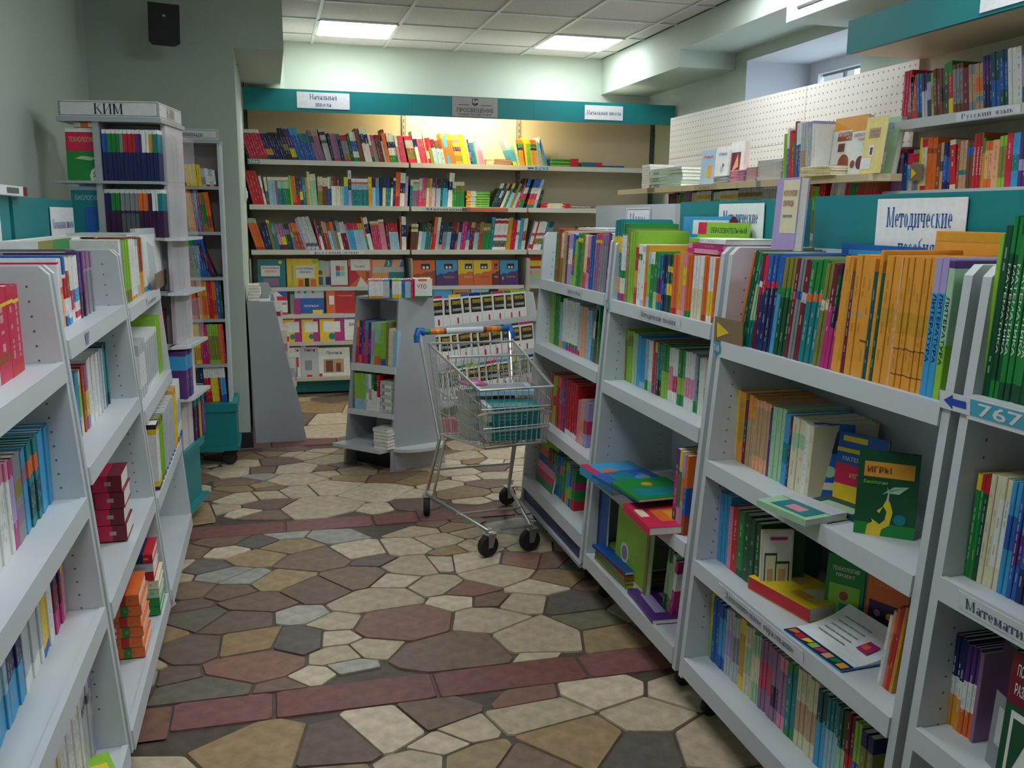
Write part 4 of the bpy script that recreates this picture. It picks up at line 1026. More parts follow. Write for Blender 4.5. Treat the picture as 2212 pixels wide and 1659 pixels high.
row(lR(.785, 0.085), 'second shelf of large sign unit', 1577, '''
1587 2 cream,.2-1:yellow h=.245
1600 1 amber,.3-.9:gold h=.245
1607 1 maroon,.4-.7:dteal h=.215
1622 2 tan,.7-1:amber h=.24
1652 5 peach,.2-.9:tan h=.235
1657 1 purple h=.225
1683 3 mint,.1-.8:mint h=.235
1694 1 sky,.3-.6:teal h=.225
1699 1 navy,.7-1:maroon h=.22
1727 2 cream,.6-.8:mint h=.225
1735 1 white h=.22
1743 1 cream,.0-1:cream h=.22''', lean=3, d=.19, hs=0.86)
cover(lR(.785), 1746, 1798, 0.19, ['blue', (.3, .1, .8, .2, 'cream'), ('disc', .5, .35, .14, 'mint'), (.4, .6, .9, .9, 'navy')], 'dark blue open covered book right of the cream books', t=.01, dn=.03, tilt=3, yaw=math.radians(-20), ends=((1.308, 1.963), (1.4, 1.905)))
cover(lR(.785), 1802, 1850, 0.175, ['blue', (0, .25, 1, .55, 'crimson'), (0, .0, 1, .25, 'yellow'), (0, .72, 1, .78, 'yellow'), (.1, .88, .6, .96, 'yellow')], 'blue, crimson and yellow book behind the green microscope book', t=.012, dn=.05, tilt=4, texts=[TXT('МАТЕМАТИКА', .5, .63, .75, .06, 'white'), TXT('ИГРЫ', .5, .4, .4, .07, 'peach')], ends=((1.361, 1.925), (1.41, 1.8)))
o = cover(lR(.785, .07), 1847, 1978, 0.19, ['dgreen', (.1, .7, .92, .88, 'amber'), (0, 0, 1, .15, 'green'), ('poly', [(.2, .0), (.22, .12), (.3, .16), (.28, .2), (.42, .14), (.5, .2), (.52, .3), (.46, .36), (.36, .3), (.4, .27), (.5, .44), (.56, .42), (.62, .3), (.58, .14), (.46, .08), (.44, .0)], 'yellow'), ('poly', [(.5, .55), (.42, .5), (.6, .6), (.85, .62), (.7, .52), (.55, .52)], 'mint'), ('poly', [(.5, .42), (.52, .53), (.49, .6), (.54, .54), (.54, .42)], 'lgrey'), ('disc', .74, .22, .1, 'teal')], 'green book with yellow microscope drawing, standing face out', t=.02, dn=.0, tilt=5, texts=[TXT('ИГРЫ', .34, .79, .4, .07, 'brown'), TXT('Биология', .3, .64, .4, .04, 'lime')], ends=((1.257, 1.691), (1.354, 1.609)))
cover(lR(.785), 1980, 1993, .22, ['green', (.2, .5, .7, .8, 'red')], 'narrow green book right behind the microscope book', t=.01, dn=.02, tilt=5)
slab('booklet', 'booklet', 'mint leaflet pack jutting over the second shelf edge', (1.215, 1.835, .785), (.13, .17, .016), 10, 'mint', [(.1, .1, .6, .8, 'teal'), (.2, .3, .45, .6, 'pink'), (.6, .0, 1, 1, 'lgrey')])
slab('booklet', 'booklet', 'dark green leaflet behind the mint leaflet pack', (1.32, 1.83, .784), (.08, .15, .012), 14, 'dteal', [(.1, .1, .6, .8, 'mint')])
row(lR(.48, 0.065), 'third shelf of large sign unit', 1530, '''
1541 1 red h=.25
1548 1 lilac h=.245
1568 1 sky,.1-.9:sky h=.24
1576 1 pink h=.215
1588 1 red h=.22
1600 1 green,.0-.1:dgreen h=.22
1613 1 dgreen h=.22
1634 2 dgreen,.0-.1:green h=.215''', lean=1, d=.19, hs=0.88)
cover(lR(.48), 1638, 1706, 0.18, ['cream', (.05, .05, .95, .95, 'white'), (.1, .1, .5, .65, 'dgreen'), (.14, .13, .46, .61, 'cream'), (.45, .05, .9, .52, 'dgreen'), (.49, .08, .86, .48, 'cream'), (.55, .15, .78, .4, 'tan'), (.2, .2, .38, .4, 'tan'), (.25, .85, .8, .9, 'rose')], 'cream book with two green framed pictures, third shelf', t=.012, tilt=2, dn=.0, ends=((1.25, 2.056), (1.335, 2.038)))
cover(lR(.48), 1707, 1722, 0.17, ['dgreen'], 'dark green book edge behind the framed picture book', t=.015, dn=.04, tilt=2, ends=((1.338, 2.06), (1.378, 2.05)))
slab('book', 'book', 'thick yellow and red book lying on third shelf', (1.335, 1.995, .479), (.155, .235, .036), 10, 'yellow', [('disc', .5, .25, .04, 'cream'), (.55, .55, .8, .85, 'peach'), (.2, .2, .4, .45, 'amber')], spine='red')
cover(lR(.48), 1782, 1852, 0.165, ['green', (.1, .0, .9, .55, 'lime'), ('disc', .5, .38, .12, 'rust'), (.4, .08, .62, .26, 'teal'), (.1, 0, .3, .2, 'brown')], 'green children book standing behind the open pamphlet', t=.01, dn=.16, tilt=4, texts=[TXT('ТЕХНОЛОГИЯ', .5, .8, .7, .06, 'white'), TXT('ПРОЕКТ', .5, .7, .5, .05, 'white')], ends=((1.345, 1.905), (1.4, 1.825)))
cover(lR(.48), 1862, 1932, 0.165, ['orange', (.08, .0, .92, .48, 'plum'), ('disc', .6, .3, .08, 'amber'), ('disc', .3, .3, .08, 'mauve')], 'orange children book standing behind the open pamphlet', t=.01, dn=.12, tilt=4, texts=[TXT('ТЕХНОЛОГИЯ', .5, .75, .7, .06, 'peach')], ends=((1.4, 1.815), (1.44, 1.715)))
# open pamphlet: curled white leaf over a blue and yellow cover
M = Matrix.Translation((1.287, 1.735, .481)) @ Matrix.Rotation(math.radians(3), 4, 'Z') @ Matrix.Scale(.9, 4); mb = MB()
mb.box((-.1, -.12, 0), (.1, .12, .003), 'sky'); mb.box((-.1, -.12, .003), (-.06, .12, .0045), 'navy')
for k, cc in enumerate(['amber', 'green', 'peach', 'rose', 'lime', 'yellow', 'red', 'orange']): mb.face([(-.094+.012*(k % 2), -.115+.029*k, .005), (-.068, -.115+.029*k, .005), (-.068, -.09+.029*k, .005), (-.094, -.09+.029*k, .005)], cc)
N = 8
def curl(i): s = i/N; return (-.06+.17*s, .006+.045*s**2.2)
pm = mb.build('pamphlet', PRINT, None, M, label='open white pamphlet with a curled page and blue lower edge', category='booklet')
mb = MB()
for i in range(N):
    (x0, z0), (x1, z1) = curl(i), curl(i+1); mb.face([(x0, -.12, z0), (x1, -.12, z1), (x1, .12, z1), (x0, .12, z0)], 'F4F6F8')
    mb.face([(x0, -.12, .004), (x1, -.12, .004), (x1, -.12, z1), (x0, -.12, z0)], 'D8DCE0')
    if 2 <= i < 7:
        for j in range(5): mb.face([(x0+.004, -.02+j*.022, z0+.004), (x0+.008, -.02+j*.022, z0+.0045), (x0+.008, .0+j*.022, z0+.0045), (x0+.004, .0+j*.022, z0+.004)], 'grey')
mb.face([(.0, -.09, .018), (.045, -.09, .027), (.045, -.05, .027), (.0, -.05, .018)], 'magenta'); mb.face([(.01, -.075, .0205), (.03, -.075, .0245), (.03, -.055, .0245), (.01, -.055, .0205)], 'orange')
mb.build('curled_page', PRINT, pm)
row(lR(.48, 0.065), 'third shelf of large sign unit, near end', 1893, '''
1899 1 white h=.2
1905 1 lgrey,.5-1:peach h=.22
1911 1 orange,.3-.7:rust h=.235
1918 1 red,.6-1:crimson h=.24
1925 1 gold h=.245''', lean=8, d=.18, hs=0.85)
row(lR(.168, 0.075), 'bottom shelf of large sign unit', 1530, '''
1534 1 lime,.5-1:yellow h=.22
1548 2 blue,.1-.9:blue h=.215
1562 2 blue,.2-.8:sky h=.21
1576 3 lgrey,.3-.7:lilac h=.215
1592 3 lgrey,.3-.7:grey h=.21
1602 1 yellow,.2-.8:gold h=.22
1618 3 cream,.3-.7:mint h=.215
1634 3 mint,.3-.7:cream h=.21
1660 4 mauve,.3-.7:rose h=.215
1675 2 mauve,.2-.5:plum h=.21
1690 2 pink,.2-.8:mauve h=.21
1712 2 green,.1-.9:teal h=.215
1754 5 cream,.2-.6:tan h=.22
1775 2 dteal,0-.6:sky h=.21
1800 4 teal,0-.6:lblue h=.21
1815 2 dgreen,0-.5:mint h=.21
1832 2 red,.5-1:maroon h=.215
1845 2 blue,.5-1:lime h=.21
1870 2 navy,.5-.8:olive h=.2''', lean=1, d=.19, hs=0.95)
def arrow_card(Lr, px0, px1, z, flip, lab):
    u0, u1 = u_at(Lr, px0), u_at(Lr, px1); w = abs(u1-u0); M = pose(Lr, min(u0, u1), dz=z, dn=-.024)
    mb = MB().box((0, 0, 0), (w, .003, .07), 'kraft'); p = [(.1*w, .055), (.55*w, .032), (.12*w, .01)]
    if flip: p = [(w-a, b) for a, b in p]
    mb.face([(a, -.0006, b) for a, b in p], 'yellow'); return mb.build('cardboard_marker', PRINT, None, M, label=lab, category='marker')
arrow_card(lR(1.135), 1558, 1619, .0, False, 'brown cardboard marker with yellow triangle on the right gondola')
arrow_card(lL(1.16), 325, 366, .0, True, 'brown cardboard marker with yellow triangle on the left gondola')
row(lR(1.165), 'top shelf at right edge of photo', 2060, '''
2110 0
2120 1 lime h=.30
2134 1 dgreen h=.31
2152 2 green,.1-.8:dgreen h=.325 t=МАТЕМАТИКА
2200 4 dgreen,.1-.9:green h=.33 t=МАТЕМАТИКА
2260 4 dgreen h=.33''', lean=3, d=.21)
row(lR(.812, .05), 'second shelf at right edge of photo', 2080, '''
2090 1 green,.85-1:yellow h=.225
2098 1 green,.85-1:red h=.225
2107 1 dgreen,.85-1:red h=.222
2128 2 cream h=.235
2150 2 cream,.2-.8:white h=.235
2170 2 sky,.4-.7:blue h=.235
2190 2 blue,.3-.6:purple h=.235
2230 3 navy,.3-.6:blue h=.235''', lean=3, d=.19, hs=0.92)
row(lR(.50, 0.07), 'third shelf at right edge of photo', 2029, '''
2066 4 white,.55-1:navy,.35-.55:white,0-.35:amber h=.235
2092 3 white,.6-1:purple,0-.28:orange h=.23
2100 1 mauve h=.23''', lean=2, d=.19, hs=0.82)
cover(lR(.50), 2098, 2150, .24, ['grey', (0, .6, 1, 1, 'plum'), (.3, .2, .8, .5, 'lgrey')], 'grey and plum book right of the navy and amber books', t=.01, dn=.03, tilt=3, yaw=math.radians(-14))
cover(lR(.50), 2146, 2240, .25, ['dgreen', (0, .62, 1, 1, 'maroon'), (.15, .05, .95, .58, 'white'), (.22, .1, .9, .53, 'dgreen'), ('poly', [(.3, .12), (.85, .12), (.6, .45)], 'white'), (0, 0, 1, .05, 'crimson')], 'maroon and green book cropped by the right photo edge', t=.015, dn=.0, tilt=3, texts=[TXT('ПОУРОЧНЫЕ', .5, .88, .7, .08, 'white'), TXT('РАЗРАБОТКИ', .5, .74, .7, .08, 'white')])
# ------------------------------------------------------------------ left gondola
row(lL(1.14, 0.058), 'top shelf at left edge of photo', -90, '''
-20 2 lilac,.2-.8:white h=.24
4 1 lgrey,.3-.9:lilac h=.23
30 1 crimson,.8-.84:yellow,.2-.3:rust h=.218 k=1
57 2 red,.8-.84:yellow,.9-1:crimson,.15-.75:crimson h=.218 k=1''', lean=-2, d=.18, hs=0.87)
row(lL(.812, 0.068), 'second shelf at left edge of photo', -110, '''
-30 3 lilac,.3-.7:white h=.23
36 2 white,.8-1:pink h=.245
45 1 magenta,.3-.8:lilac h=.24
62 2 grey,.5-.7:olive,.2-.4:mauve h=.24
74 1 sky,.6-.8:mauve h=.235
96 2 teal,.6-.8:orange,.1-.5:dteal h=.24
124 2 blue,.0-.3:sky,.3-1:sky h=.24''', lean=-3, d=.19, hs=0.78)
row(lL(.53, 0.078), 'third shelf at left edge of photo', -160, '''
-80 4 lblue,.3-.7:teal h=.22
0 4 teal,.2-.6:lblue h=.22
28 2 lblue,0-.4:sky h=.225
60 2 navy,.0-.45:sky h=.23
98 3 white,.2-.8:lgrey h=.22
112 1 yellow,0-.12:blue h=.22
124 1 white h=.215
140 1 maroon,.0-.3:magenta,.6-1:plum h=.22
149 1 pink,.7-1:yellow h=.215''', lean=-3, d=.17, hs=0.8)
row(lL(.154, 0.07), 'bottom shelf at left edge of photo', -40, '''
60 4 cream,.2-.7:white h=.22
150 5 cream,.3-.6:lgrey h=.23
190 2 white,.0-.2:cream h=.235
205 1 lgrey,.7-.8:dots h=.23
222 1 lilac,.4-.8:lgrey h=.235''', lean=-4, d=.17)
slab('workbook', 'workbook', 'lime green workbook lying at left unit foot', (-.47, 2.13, .153), (.13, .16, .01), 20, 'lime', [(.1, .2, .5, .8, 'plum'), (.6, .3, .9, .7, 'yellow')])
row(lL(1.18, 0.06), 'top shelf above dark red pile', 135, '''
139 1 white,.92-.95:crimson h=.245
147 1 orange,.6-1:white,.0-.5:peach h=.24
153 1 white,.75-1:blue,.4-.7:red,0-.15:blue h=.245
160 1 white,.4-.8:rust,0-.1:sky h=.24
168 1 white,.2-.5:rose h=.24
178 2 white,.3-.5:sky,.05-.15:crimson h=.24
189 1 plum,.4-1:purple h=.25
196 1 mauve,.7-.74:lilac h=.245
207 2 mauve,.7-.74:lilac,0-.7:grey h=.245''', lean=-3, d=.19, hs=0.76)
pile(lL(1.18), 'pulled back on top shelf', 189, 206, 1, .006, .2, 'plum', dz=.194, dn=.04, what='row top')
row(lL(.865, 0.075), 'second shelf above dark red pile', 163, '''
180 1 sky,.0-.25:blue h=.23 l=-4
187 1 cream,.3-.8:lime h=.225
193 1 rust,.6-1:red h=.235
199 1 mauve,.2-.6:yellow h=.23
222 1 white h=.24
231 1 lgrey h=.24
240 1 dteal,.2-.9:teal h=.25''', lean=-4, d=.17, hs=0.82)
for i in range(4):
    L_ = lL(.51); u = u_at(L_, 214); hgt = .052
    flatbook((-.548-.004*(i % 2), 2.865-.003*i, .51+i*hgt), (.2, .15, hgt), 1, 'maroon,.3-.55:red,.6-.8:crimson',
      ['lowest', 'second lowest', 'second highest', 'topmost'][i]+' thick dark red dictionary in the four book pile', 'dictionary', 'dark red dictionary pile')
pile(lL(.51, .03), 'third left shelf', 208, 226, 4, .012, .13, 'white lgrey,.3-.6:lilac', fore=True, dn=.0, what='white papers before dictionaries')
SP = ['orange,.3-.5:white,.6-.75:green', 'orange,.3-.5:lgrey,.6-.75:red']
for i in range(6):
    L_ = lL(.15); u = u_at(L_, 270); hgt = .035
    flatbook((-.49-.005*(i % 2), 2.845-.003*i, .15+i*hgt), (.15, .19, hgt), 1, SP[i % 2],
      ['lowest', 'second lowest', 'third from bottom', 'fourth from bottom', 'second highest', 'topmost'][i]+' orange pocket guide in the bottom shelf pile', 'pocket_guide', 'orange pocket guide pile')
for i in range(7):
    L_ = lL(.15); u = u_at(L_, 303); hgt = .032
    flatbook((-.478-.012*(i > 3), 3.135-.003*i, .15+i*hgt), (.15, .17, hgt), 1, ['green,.3-.6:white', 'green,.3-.5:lime', 'mint,.1-.3:green', 'cream,.2-.5:green', 'red,.1-.5:lblue', 'lgrey,.3-.6:blue', 'red,.5-.8:navy'][i],
      'pocket guide '+['lowest', 'second', 'third', 'fourth', 'fifth', 'sixth', 'topmost'][i]+' from bottom in the green and red pile', 'pocket_guide', 'green and red pocket guide pile')
row(lL(1.16, 0.03), 'top shelf before arrow marker, left', 267, '''
270 1 white,.0-.1:green h=.255
275 1 teal,.4-1:lilac,.1-.3:crimson h=.25
287 1 olive,.2-1:lime h=.25
299 2 white,.0-.06:amber h=.25
306 1 lgrey,.2-.9:white h=.245
315 1 rust,.0-.4:amber,.5-1:rust h=.25
322 1 white,.0-.1:sky h=.245''', lean=-5, d=.19, hs=0.9)
pile(lL(1.16), 'left gondola', 288, 309, 2, .006, .2, 'white lgrey', dz=.236, dn=.01, what='white booklets above the lime book')
cover(lL(1.16), 322, 345, .26, ['lgrey', (.1, .1, .9, .9, 'white')], 'white book turned face out beside the arrow marker', t=.02, tilt=2, dn=.03, yaw=math.radians(-8))
row(lL(.80, 0.03), 'second shelf, far left unit', 308, '''
322 2 lgrey,.2-.8:white h=.21
344 3 white,.1-.9:lgrey h=.215
352 1 lime,.3-.9:lime h=.25
359 1 rust,.4-1:amber,0-.12:dteal h=.25
366 1 maroon h=.25''', lean=-4, d=.17)
row(lL(.48, 0.0), 'third shelf, far left unit', 346, '''
351 1 white,.85-.93:yellow,.93-1:plum,.07-.15:yellow,0-.07:plum h=.25 k=1
360 1 olive,.1-.9:lime h=.25
382 1 lgrey,0-.05:blue h=.24
387 1 amber,.1-.9:yellow h=.26
396 2 white,.0-.1:blue,.3-.7:lgrey h=.26''', lean=-3, d=.17)
cover(line(FL, (-.66, 0, 1.361)), 84, 212, .034, ['white', (0, 0, .2, 1, 'olive'), (.2, 0, .48, 1, 'green'), (.85, 0, .95, 1, 'orange')], 'pale book with olive and green blocks lying on left gondola top', t=.11, tilt=0)
cover(line(FL, (-.80, 0, 1.531)), -30, 38, .03, ['white', (.3, .2, .7, .8, 'dots'), (.85, 0, 1, 1, 'maroon')], 'white box with a maroon end on left teal header', t=.1, tilt=0, name='box', cat='box', dn=-.03)
# ------------------------------------------------------------------ KIM kiosk
kz = math.radians(-10); FK = fyaw(kz); kc = np.array([-.444, 4.33]); kx = FK['u'][:2]; kn = FK['n'][:2]
kim = thing('revolving_kiosk', 'tall grey revolving book kiosk with КИМ header on a teal base', 'kiosk', (kc[0]-.21*kx[0]+.18*kn[0], kc[1]-.21*kx[1]+.18*kn[1], 0), rz=kz)
bpy.context.view_layer.update()
w2, d2 = .21, .18
KL = [1.62, 1.375, 1.13, .885, .64]
MB().box((-w2-.01, -d2-.01, 1.868), (w2+.01, d2+.01, 1.886), 'shelfd').build('top_board', LAM, kim)
MB().box((-w2, -d2+.003, 1.886), (w2, -d2+.006, 1.954), 'teal').box((w2-.006, -d2+.006, 1.886), (w2-.003, d2, 1.954), 'teal').box((-w2, -d2, 1.886), (-w2+.004, d2, 1.954), 'teal').build('header_frame', LAM, kim)
bpy.context.view_layer.update()
def ksign(name, M, w, h, txt, tw, lab):
    mb = MB().box((0, 0, 0), (w, .002, h), 'DADADA'); b = .005; e = -.0004
    for r in [(b, b, w-b, b+.002), (b, h-b-.002, w-b, h-b), (b, b, b+.002, h-b), (w-b-.002, b, w-b, h-b)]: mb.face([(r[0], e, r[1]), (r[2], e, r[1]), (r[2], e, r[3]), (r[0], e, r[3])], '2A2C30')
    put_text(mb, txt, Matrix.Identity(4), w/2, h/2, tw, h*.66, '20263C', 'serif'); return mb.build(name, PRINT, kim, M, label=lab)
ksign('header_sign', Matrix.Translation((-w2, -d2, 1.888)), 2*w2, .068, 'КИМ', .125, 'framed white sign reading КИМ')
ksign('header_sign', Matrix.Translation((w2, -d2, 1.888)) @ Matrix.Rotation(math.pi/2, 4, 'Z'), 2*d2, .066, 'КИМ', .12, 'framed white side sign reading КИМ')
MB().box((-.075, -d2, .37), (-.05, -d2+.16, 1.868), 'shelfd').build('post_panel', LAM, kim)
MB().box((-w2, -.01, .37), (w2, .01, 1.868), 'shelf').build('core_panel', LAM, kim)
MB().box((w2-.02, -.1, .37), (w2, d2, 1.868), 'D6CCD2').build('core_panel', LAM, kim)
for z in KL:
    MB().box((-w2-.04, -d2-.01, z-.014), (w2-.005, -.01, z-.002), 'shelfd').build('shelf', LAM, kim)
    if z < 1.6:
        mb = MB().prism([(w2-.02, -d2-.01, z-.016), (w2+.055, -d2+.02, z-.016), (w2+.07, -d2+.05, z-.016), (w2+.07, d2, z-.016), (w2-.0, d2, z-.016)], (0, 0, .014), 'shelf'); mb.build('side_shelf', LAM, kim)
for z in KL[:4]:
    MB().box((w2+.004, -d2+.04, z), (w2+.007, d2-.03, z+.21), 'DDE6E8').box((w2+.055, -d2+.05, z), (w2+.058, d2-.03, z+.2), 'DDE6E8').box((w2+.007, -d2+.04, z), (w2+.055, -d2+.043, z+.2), 'DDE6E8').build('plastic_pocket', FILM, kim)
mb = MB(); mb.box((-w2, -d2, .08), (w2, d2, .35), 'teal'); mb.box((-w2-.03, -d2-.02, .34), (w2+.02, d2+.02, .375), 'teal'); mb.box((-w2-.01, -d2-.02, .065), (w2+.03, d2+.02, .085), 'teal'); mb.build('base_cabinet', LAM, kim)
for x in (-.16, .17):
    for y in (-.13, .13): MB().lathe([(.022, -.012), (.03, -.006), (.03, .006), (.022, .012)], '1C1E20', Matrix.Translation((x, y, .032)) @ Matrix.Rotation(math.pi/2, 4, 'X'), 14).box((x-.015, y-.015, .055), (x+.015, y+.015, .066), '1C1E20').build('caster', RUB, kim)
kb = kc-.003*kn
lk = lambda z: line(FK, (kc[0]+.012*kn[0], kc[1]+.012*kn[1], z-.002))
row(lk(1.62), 'upper shelf of КИМ kiosk', 226, '''
238 4 navy,.56-.92:blue,.92-1:white h=.22
263 8 navy,.56-.92:green,.92-1:white h=.22
272 3 navy,.56-.92:grey,.92-1:white h=.22
298 8 navy,.56-.92:red,.92-1:white h=.22
311 4 navy,.56-.92:purple,.92-1:white h=.22
327 5 navy,.56-1:white h=.22
335 3 navy,.56-.92:gold,.92-1:white h=.22
346 3 navy,.56-.92:teal,.92-1:white h=.22''', d=.14)
row(lk(1.375), 'second shelf of КИМ kiosk', 232, '''
246 4 plum,.56-.92:navy,.92-1:white h=.21
266 6 plum,.56-.92:green,.92-1:white h=.21
304 11 plum,.56-.92:grey,.92-1:white,0-.5:dots h=.21
325 6 plum,.56-.92:orange,.92-1:white h=.21
333 2 plum,.92-1:white h=.21
345 4 plum,.56-1:white h=.21
356 3 plum,.56-.92:teal,.92-1:white h=.21''', d=.14)
cover(lk(1.62), 147, 214, .225, ['green', (0, .56, 1, .92, 'crimson'), (0, .92, 1, 1, 'white'), ('poly', [(.75, 0), (.72, .1), (.78, .2), (.9, .25), (1, .25), (1, 0)], 'white'), ('poly', [(.25, .42), (.8, .38), (.95, .44), (.5, .47)], 'mint')], 'crimson and green technology book on the КИМ kiosk', t=.03, tilt=2, texts=[TXT('ТЕХНОЛОГИЯ', .5, .78, .8, .09, 'peach'), TXT('5', .87, .12, .08, .1, 'dots')])
cover(lk(1.375), 159, 226, .22, ['teal', (0, .93, 1, 1, 'lblue'), (.4, .1, 1, .6, 'blue'), ('disc', .95, .08, .15, 'lgrey')], 'teal and blue biology book on the КИМ kiosk', t=.03, tilt=2, texts=[TXT('БИОЛОГИЯ', .5, .78, .75, .09, 'lblue')])
cover(lk(1.847), 158, 212, .02, ['cream', (.3, 0, .6, 1, 'orange')], 'cream booklet edge beneath the КИМ header', t=.06, tilt=0)
def kside(px0, px1, z): pass
lks = line(fyaw(kz+math.pi/2), (kc[0]+.01*kx[0], kc[1]+.01*kx[1], .376))
row(lks, 'right side of the teal kiosk base', 424, '''
433 2 plum,.7-1:teal h=.24
439 1 amber,.7-1:teal,.0-.7:gold h=.25
446 2 purple,.7-1:dteal h=.25''', d=.09)
lks2 = line(fyaw(kz+math.pi/2), (kc[0]+.05*kx[0], kc[1]+.05*kx[1], .64))
row(lks2, 'kiosk side pocket above the teal base', 405, '''
421 3 purple,.6-.9:sky h=.22''', d=.08)
# ------------------------------------------------------------------ olympiad stand
olx0, olx1, oly = -.68, -.25, 5.5
ol = thing('display_stand', 'narrow grey stand of colourful books with Олимпиады header, teal base', 'stand', ((olx0+olx1)/2, oly+.14, 0)); ox, oy = ol.location.x, ol.location.y
bpy.context.view_layer.update()
def ob(x0, x1, y0, y1, z0, z1, c): return MB().box((x0-ox, y0-oy, z0), (x1-ox, y1-oy, z1), c)
for x in (olx0, olx1-.018): ob(x, x+.018, oly, oly+.26, .385, 1.88, 'shelf').build('side_panel', LAM, ol)
ob(olx0, olx1, oly+.24, oly+.255, .385, 1.88, 'D4CACE').build('back_panel', LAM, ol)
ob(olx0, olx1+.004, oly-.01, oly+.26, 1.87, 1.888, 'shelfd').build('top_board', LAM, ol)
OZ = [1.635, 1.381, 1.122, .88, .614]
for z in OZ: ob(olx0+.018, olx1-.018, oly, oly+.24, z-.02, z-.002, 'shelfd').build('shelf', LAM, ol)
m_ = ob(olx0-.02, olx1+.02, oly-.05, oly+.27, .12, .34, 'teal'); m_.box((olx0-.03-ox, oly-.06-oy, .335), (olx1+.03-ox, oly+.28-oy, .384), 'teal'); m_.box((olx0-.03-ox, oly-.06-oy, .1), (olx1+.035-ox, oly+.28-oy, .125), 'teal'); m_.build('base_cabinet', LAM, ol)
for x in (olx0+.05, olx1-.03):
    for y in (oly+.0, oly+.22): MB().lathe([(.03, -.014), (.045, -.008), (.045, .008), (.03, .014)], '141618', Matrix.Translation((x-ox, y-oy, .047)) @ Matrix.Rotation(math.pi/2, 4, 'X'), 14).box((x-ox-.015, y-oy-.015, .085), (x-ox+.015, y-oy+.015, .101), '141618').build('caster', RUB, ol)
lo = lambda z: line(FB, (0, oly+.015, z-.002))
sign(ol, 'header_sign', lo(1.9), 425, 1.889, 1.945, .235, [('Олимпиады', .38, .5, .55, .5)], 'white sign reading Олимпиады', bg='DADADE', col='4A4E58', border='6A6E76', dn=-.03)
row(lo(1.635), 'top shelf of Олимпиады stand', 403, '''
438 1 yellow,.1-.9:yellow h=.12
446 2 lgrey,.1-.5:grey h=.1
454 2 white,.0-.1:red h=.1
462 2 lgrey,.3-.6:white h=.095
468 1 white,0-.12:red h=.09''', lean=-6, d=.14)
row(lo(1.381), 'second shelf of Олимпиады stand', 392, '''
404 2 sky h=.24
410 1 green,.3-.7:dgreen h=.24
425 3 orange,.1-.9:amber h=.24
431 1 maroon h=.235
436 1 sky h=.235
441 1 magenta h=.235
452 3 olive,.2-.7:green h=.22
462 2 orange,.1-.4:rust h=.22''', lean=-6, d=.17)
row(lo(1.122), 'third shelf of Олимпиады stand', 398, '''
412 2 teal,.2-.7:dteal h=.22
417 1 red h=.22
434 3 green,.2-.8:dgreen h=.22
455 4 blue h=.22
468 2 plum,.2-.8:maroon h=.2 l=-20''', lean=-9, d=.17)
row(lo(.88), 'fourth shelf of Олимпиады stand', 412, '''
428 3 orange,.1-.5:red h=.22
432 1 maroon h=.22
453 4 amber,.1-.6:orange h=.225
463 2 red h=.225
472 2 orange,.1-.5:rust h=.22
479 1 blue h=.22
485 1 dgreen h=.225''', lean=-3, d=.17)
row(lo(.614), 'fifth shelf of Олимпиады stand', 418, '''
424 1 olive h=.24
438 3 yellow,.1-.4:gold h=.24
455 4 magenta,.5-.9:rose h=.235
478 5 lime,.1-.7:olive h=.235
486 1 orange h=.235
490 1 rose h=.235''', lean=-3, d=.17)
row(lo(.387), 'base top of Олимпиады stand', 436, '''
446 1 navy h=.215
460 3 red,.7-1:white,.3-.5:orange h=.205
476 3 yellow,.7-1:white h=.205
480 1 maroon,.7-1:white h=.205
492 2 blue,.7-1:white,.2-.7:sky h=.205''', lean=-3, d=.15)
# ------------------------------------------------------------------ speaker, switch
t = thing('loudspeaker', 'black loudspeaker tilted down on the green column, upper left', 'speaker', (-.528, 5.66, 2.52)); t.rotation_euler = (math.radians(2), math.radians(1.5), math.radians(8))
mb = MB().prism([(-.082, -.07, -.105), (.082, -.07, -.105), (.06, .07, -.105), (-.06, .07, -.105)], (0, 0, .205), '141416'); mb.build('cabinet', RUB, t)
MB().box((-.078, -.074, -.1), (.078, -.0695, .095), '1C1C1F').build('grille', RUB, t)
MB().box((-.008, -.0755, .03), (.008, -.0735, .04), 'A8A8A8').build('badge', LAM, t)
MB().tube([(0, .06, .05), (0, .14, .09), (0, .235, .11)], .012, '141416', 8).build('wall_bracket', RUB, t)
t = thing('light_switch', 'small white wall switch on the column edge by back shelving', 'switch', (-.165, 6.95, 1.62))
MB().box((0, -.045, -.045), (.018, .045, .045), 'E4E8E6').build('switch_plate', LAM, t); MB().box((.018, -.02, -.025), (.026, .02, .025), 'F0F2F0').build('rocker', LAM, t)
mb = MB().tube([(-.15, 7.42, 2.43), (-.13, 7.2, 2.52), (-.155, 6.9, 2.54), (-.16, 6.5, 2.452)], .004, '2A2C2E', 6)
mb.build('cable', RUB, label='thin dark cable drooping above the teal fascia left end', category='cable')
# ------------------------------------------------------------------ left grey end-panel kiosk
t = thing('sloped_rack', 'grey slope-sided book rack seen end-on against the column', 'rack', (.03, 6.3, 0))
def pr(mb, pts, y, th, c): return mb.prism([(x-.03, y-6.3, z) for x, z in pts], (0, th, 0), c)
EP = [(-.137, 0), (.192, 0), (.19, .02), (.012, 1.0), (-.0, 1.03), (-.118, 1.035), (-.137, 1.0)]
pr(MB(), [(-.137, 0.0), (.192, 0.0), (.01, .93), (-.155, .93)], 6.0, .02, 'A6ACB0').build('end_panel', LAM, t)
pr(MB(), [(-.137, 0.0), (.192, 0.0), (.01, .93), (-.155, .93)], 6.62, .02, 'A6ACB0').build('end_panel', LAM, t)
pr(MB(), [(-.11, .93), (-.02, .93), (-.0, .98), (-.02, 1.03), (-.11, 1.03)], 6.28, .02, 'shelfd').build('top_divider', LAM, t)
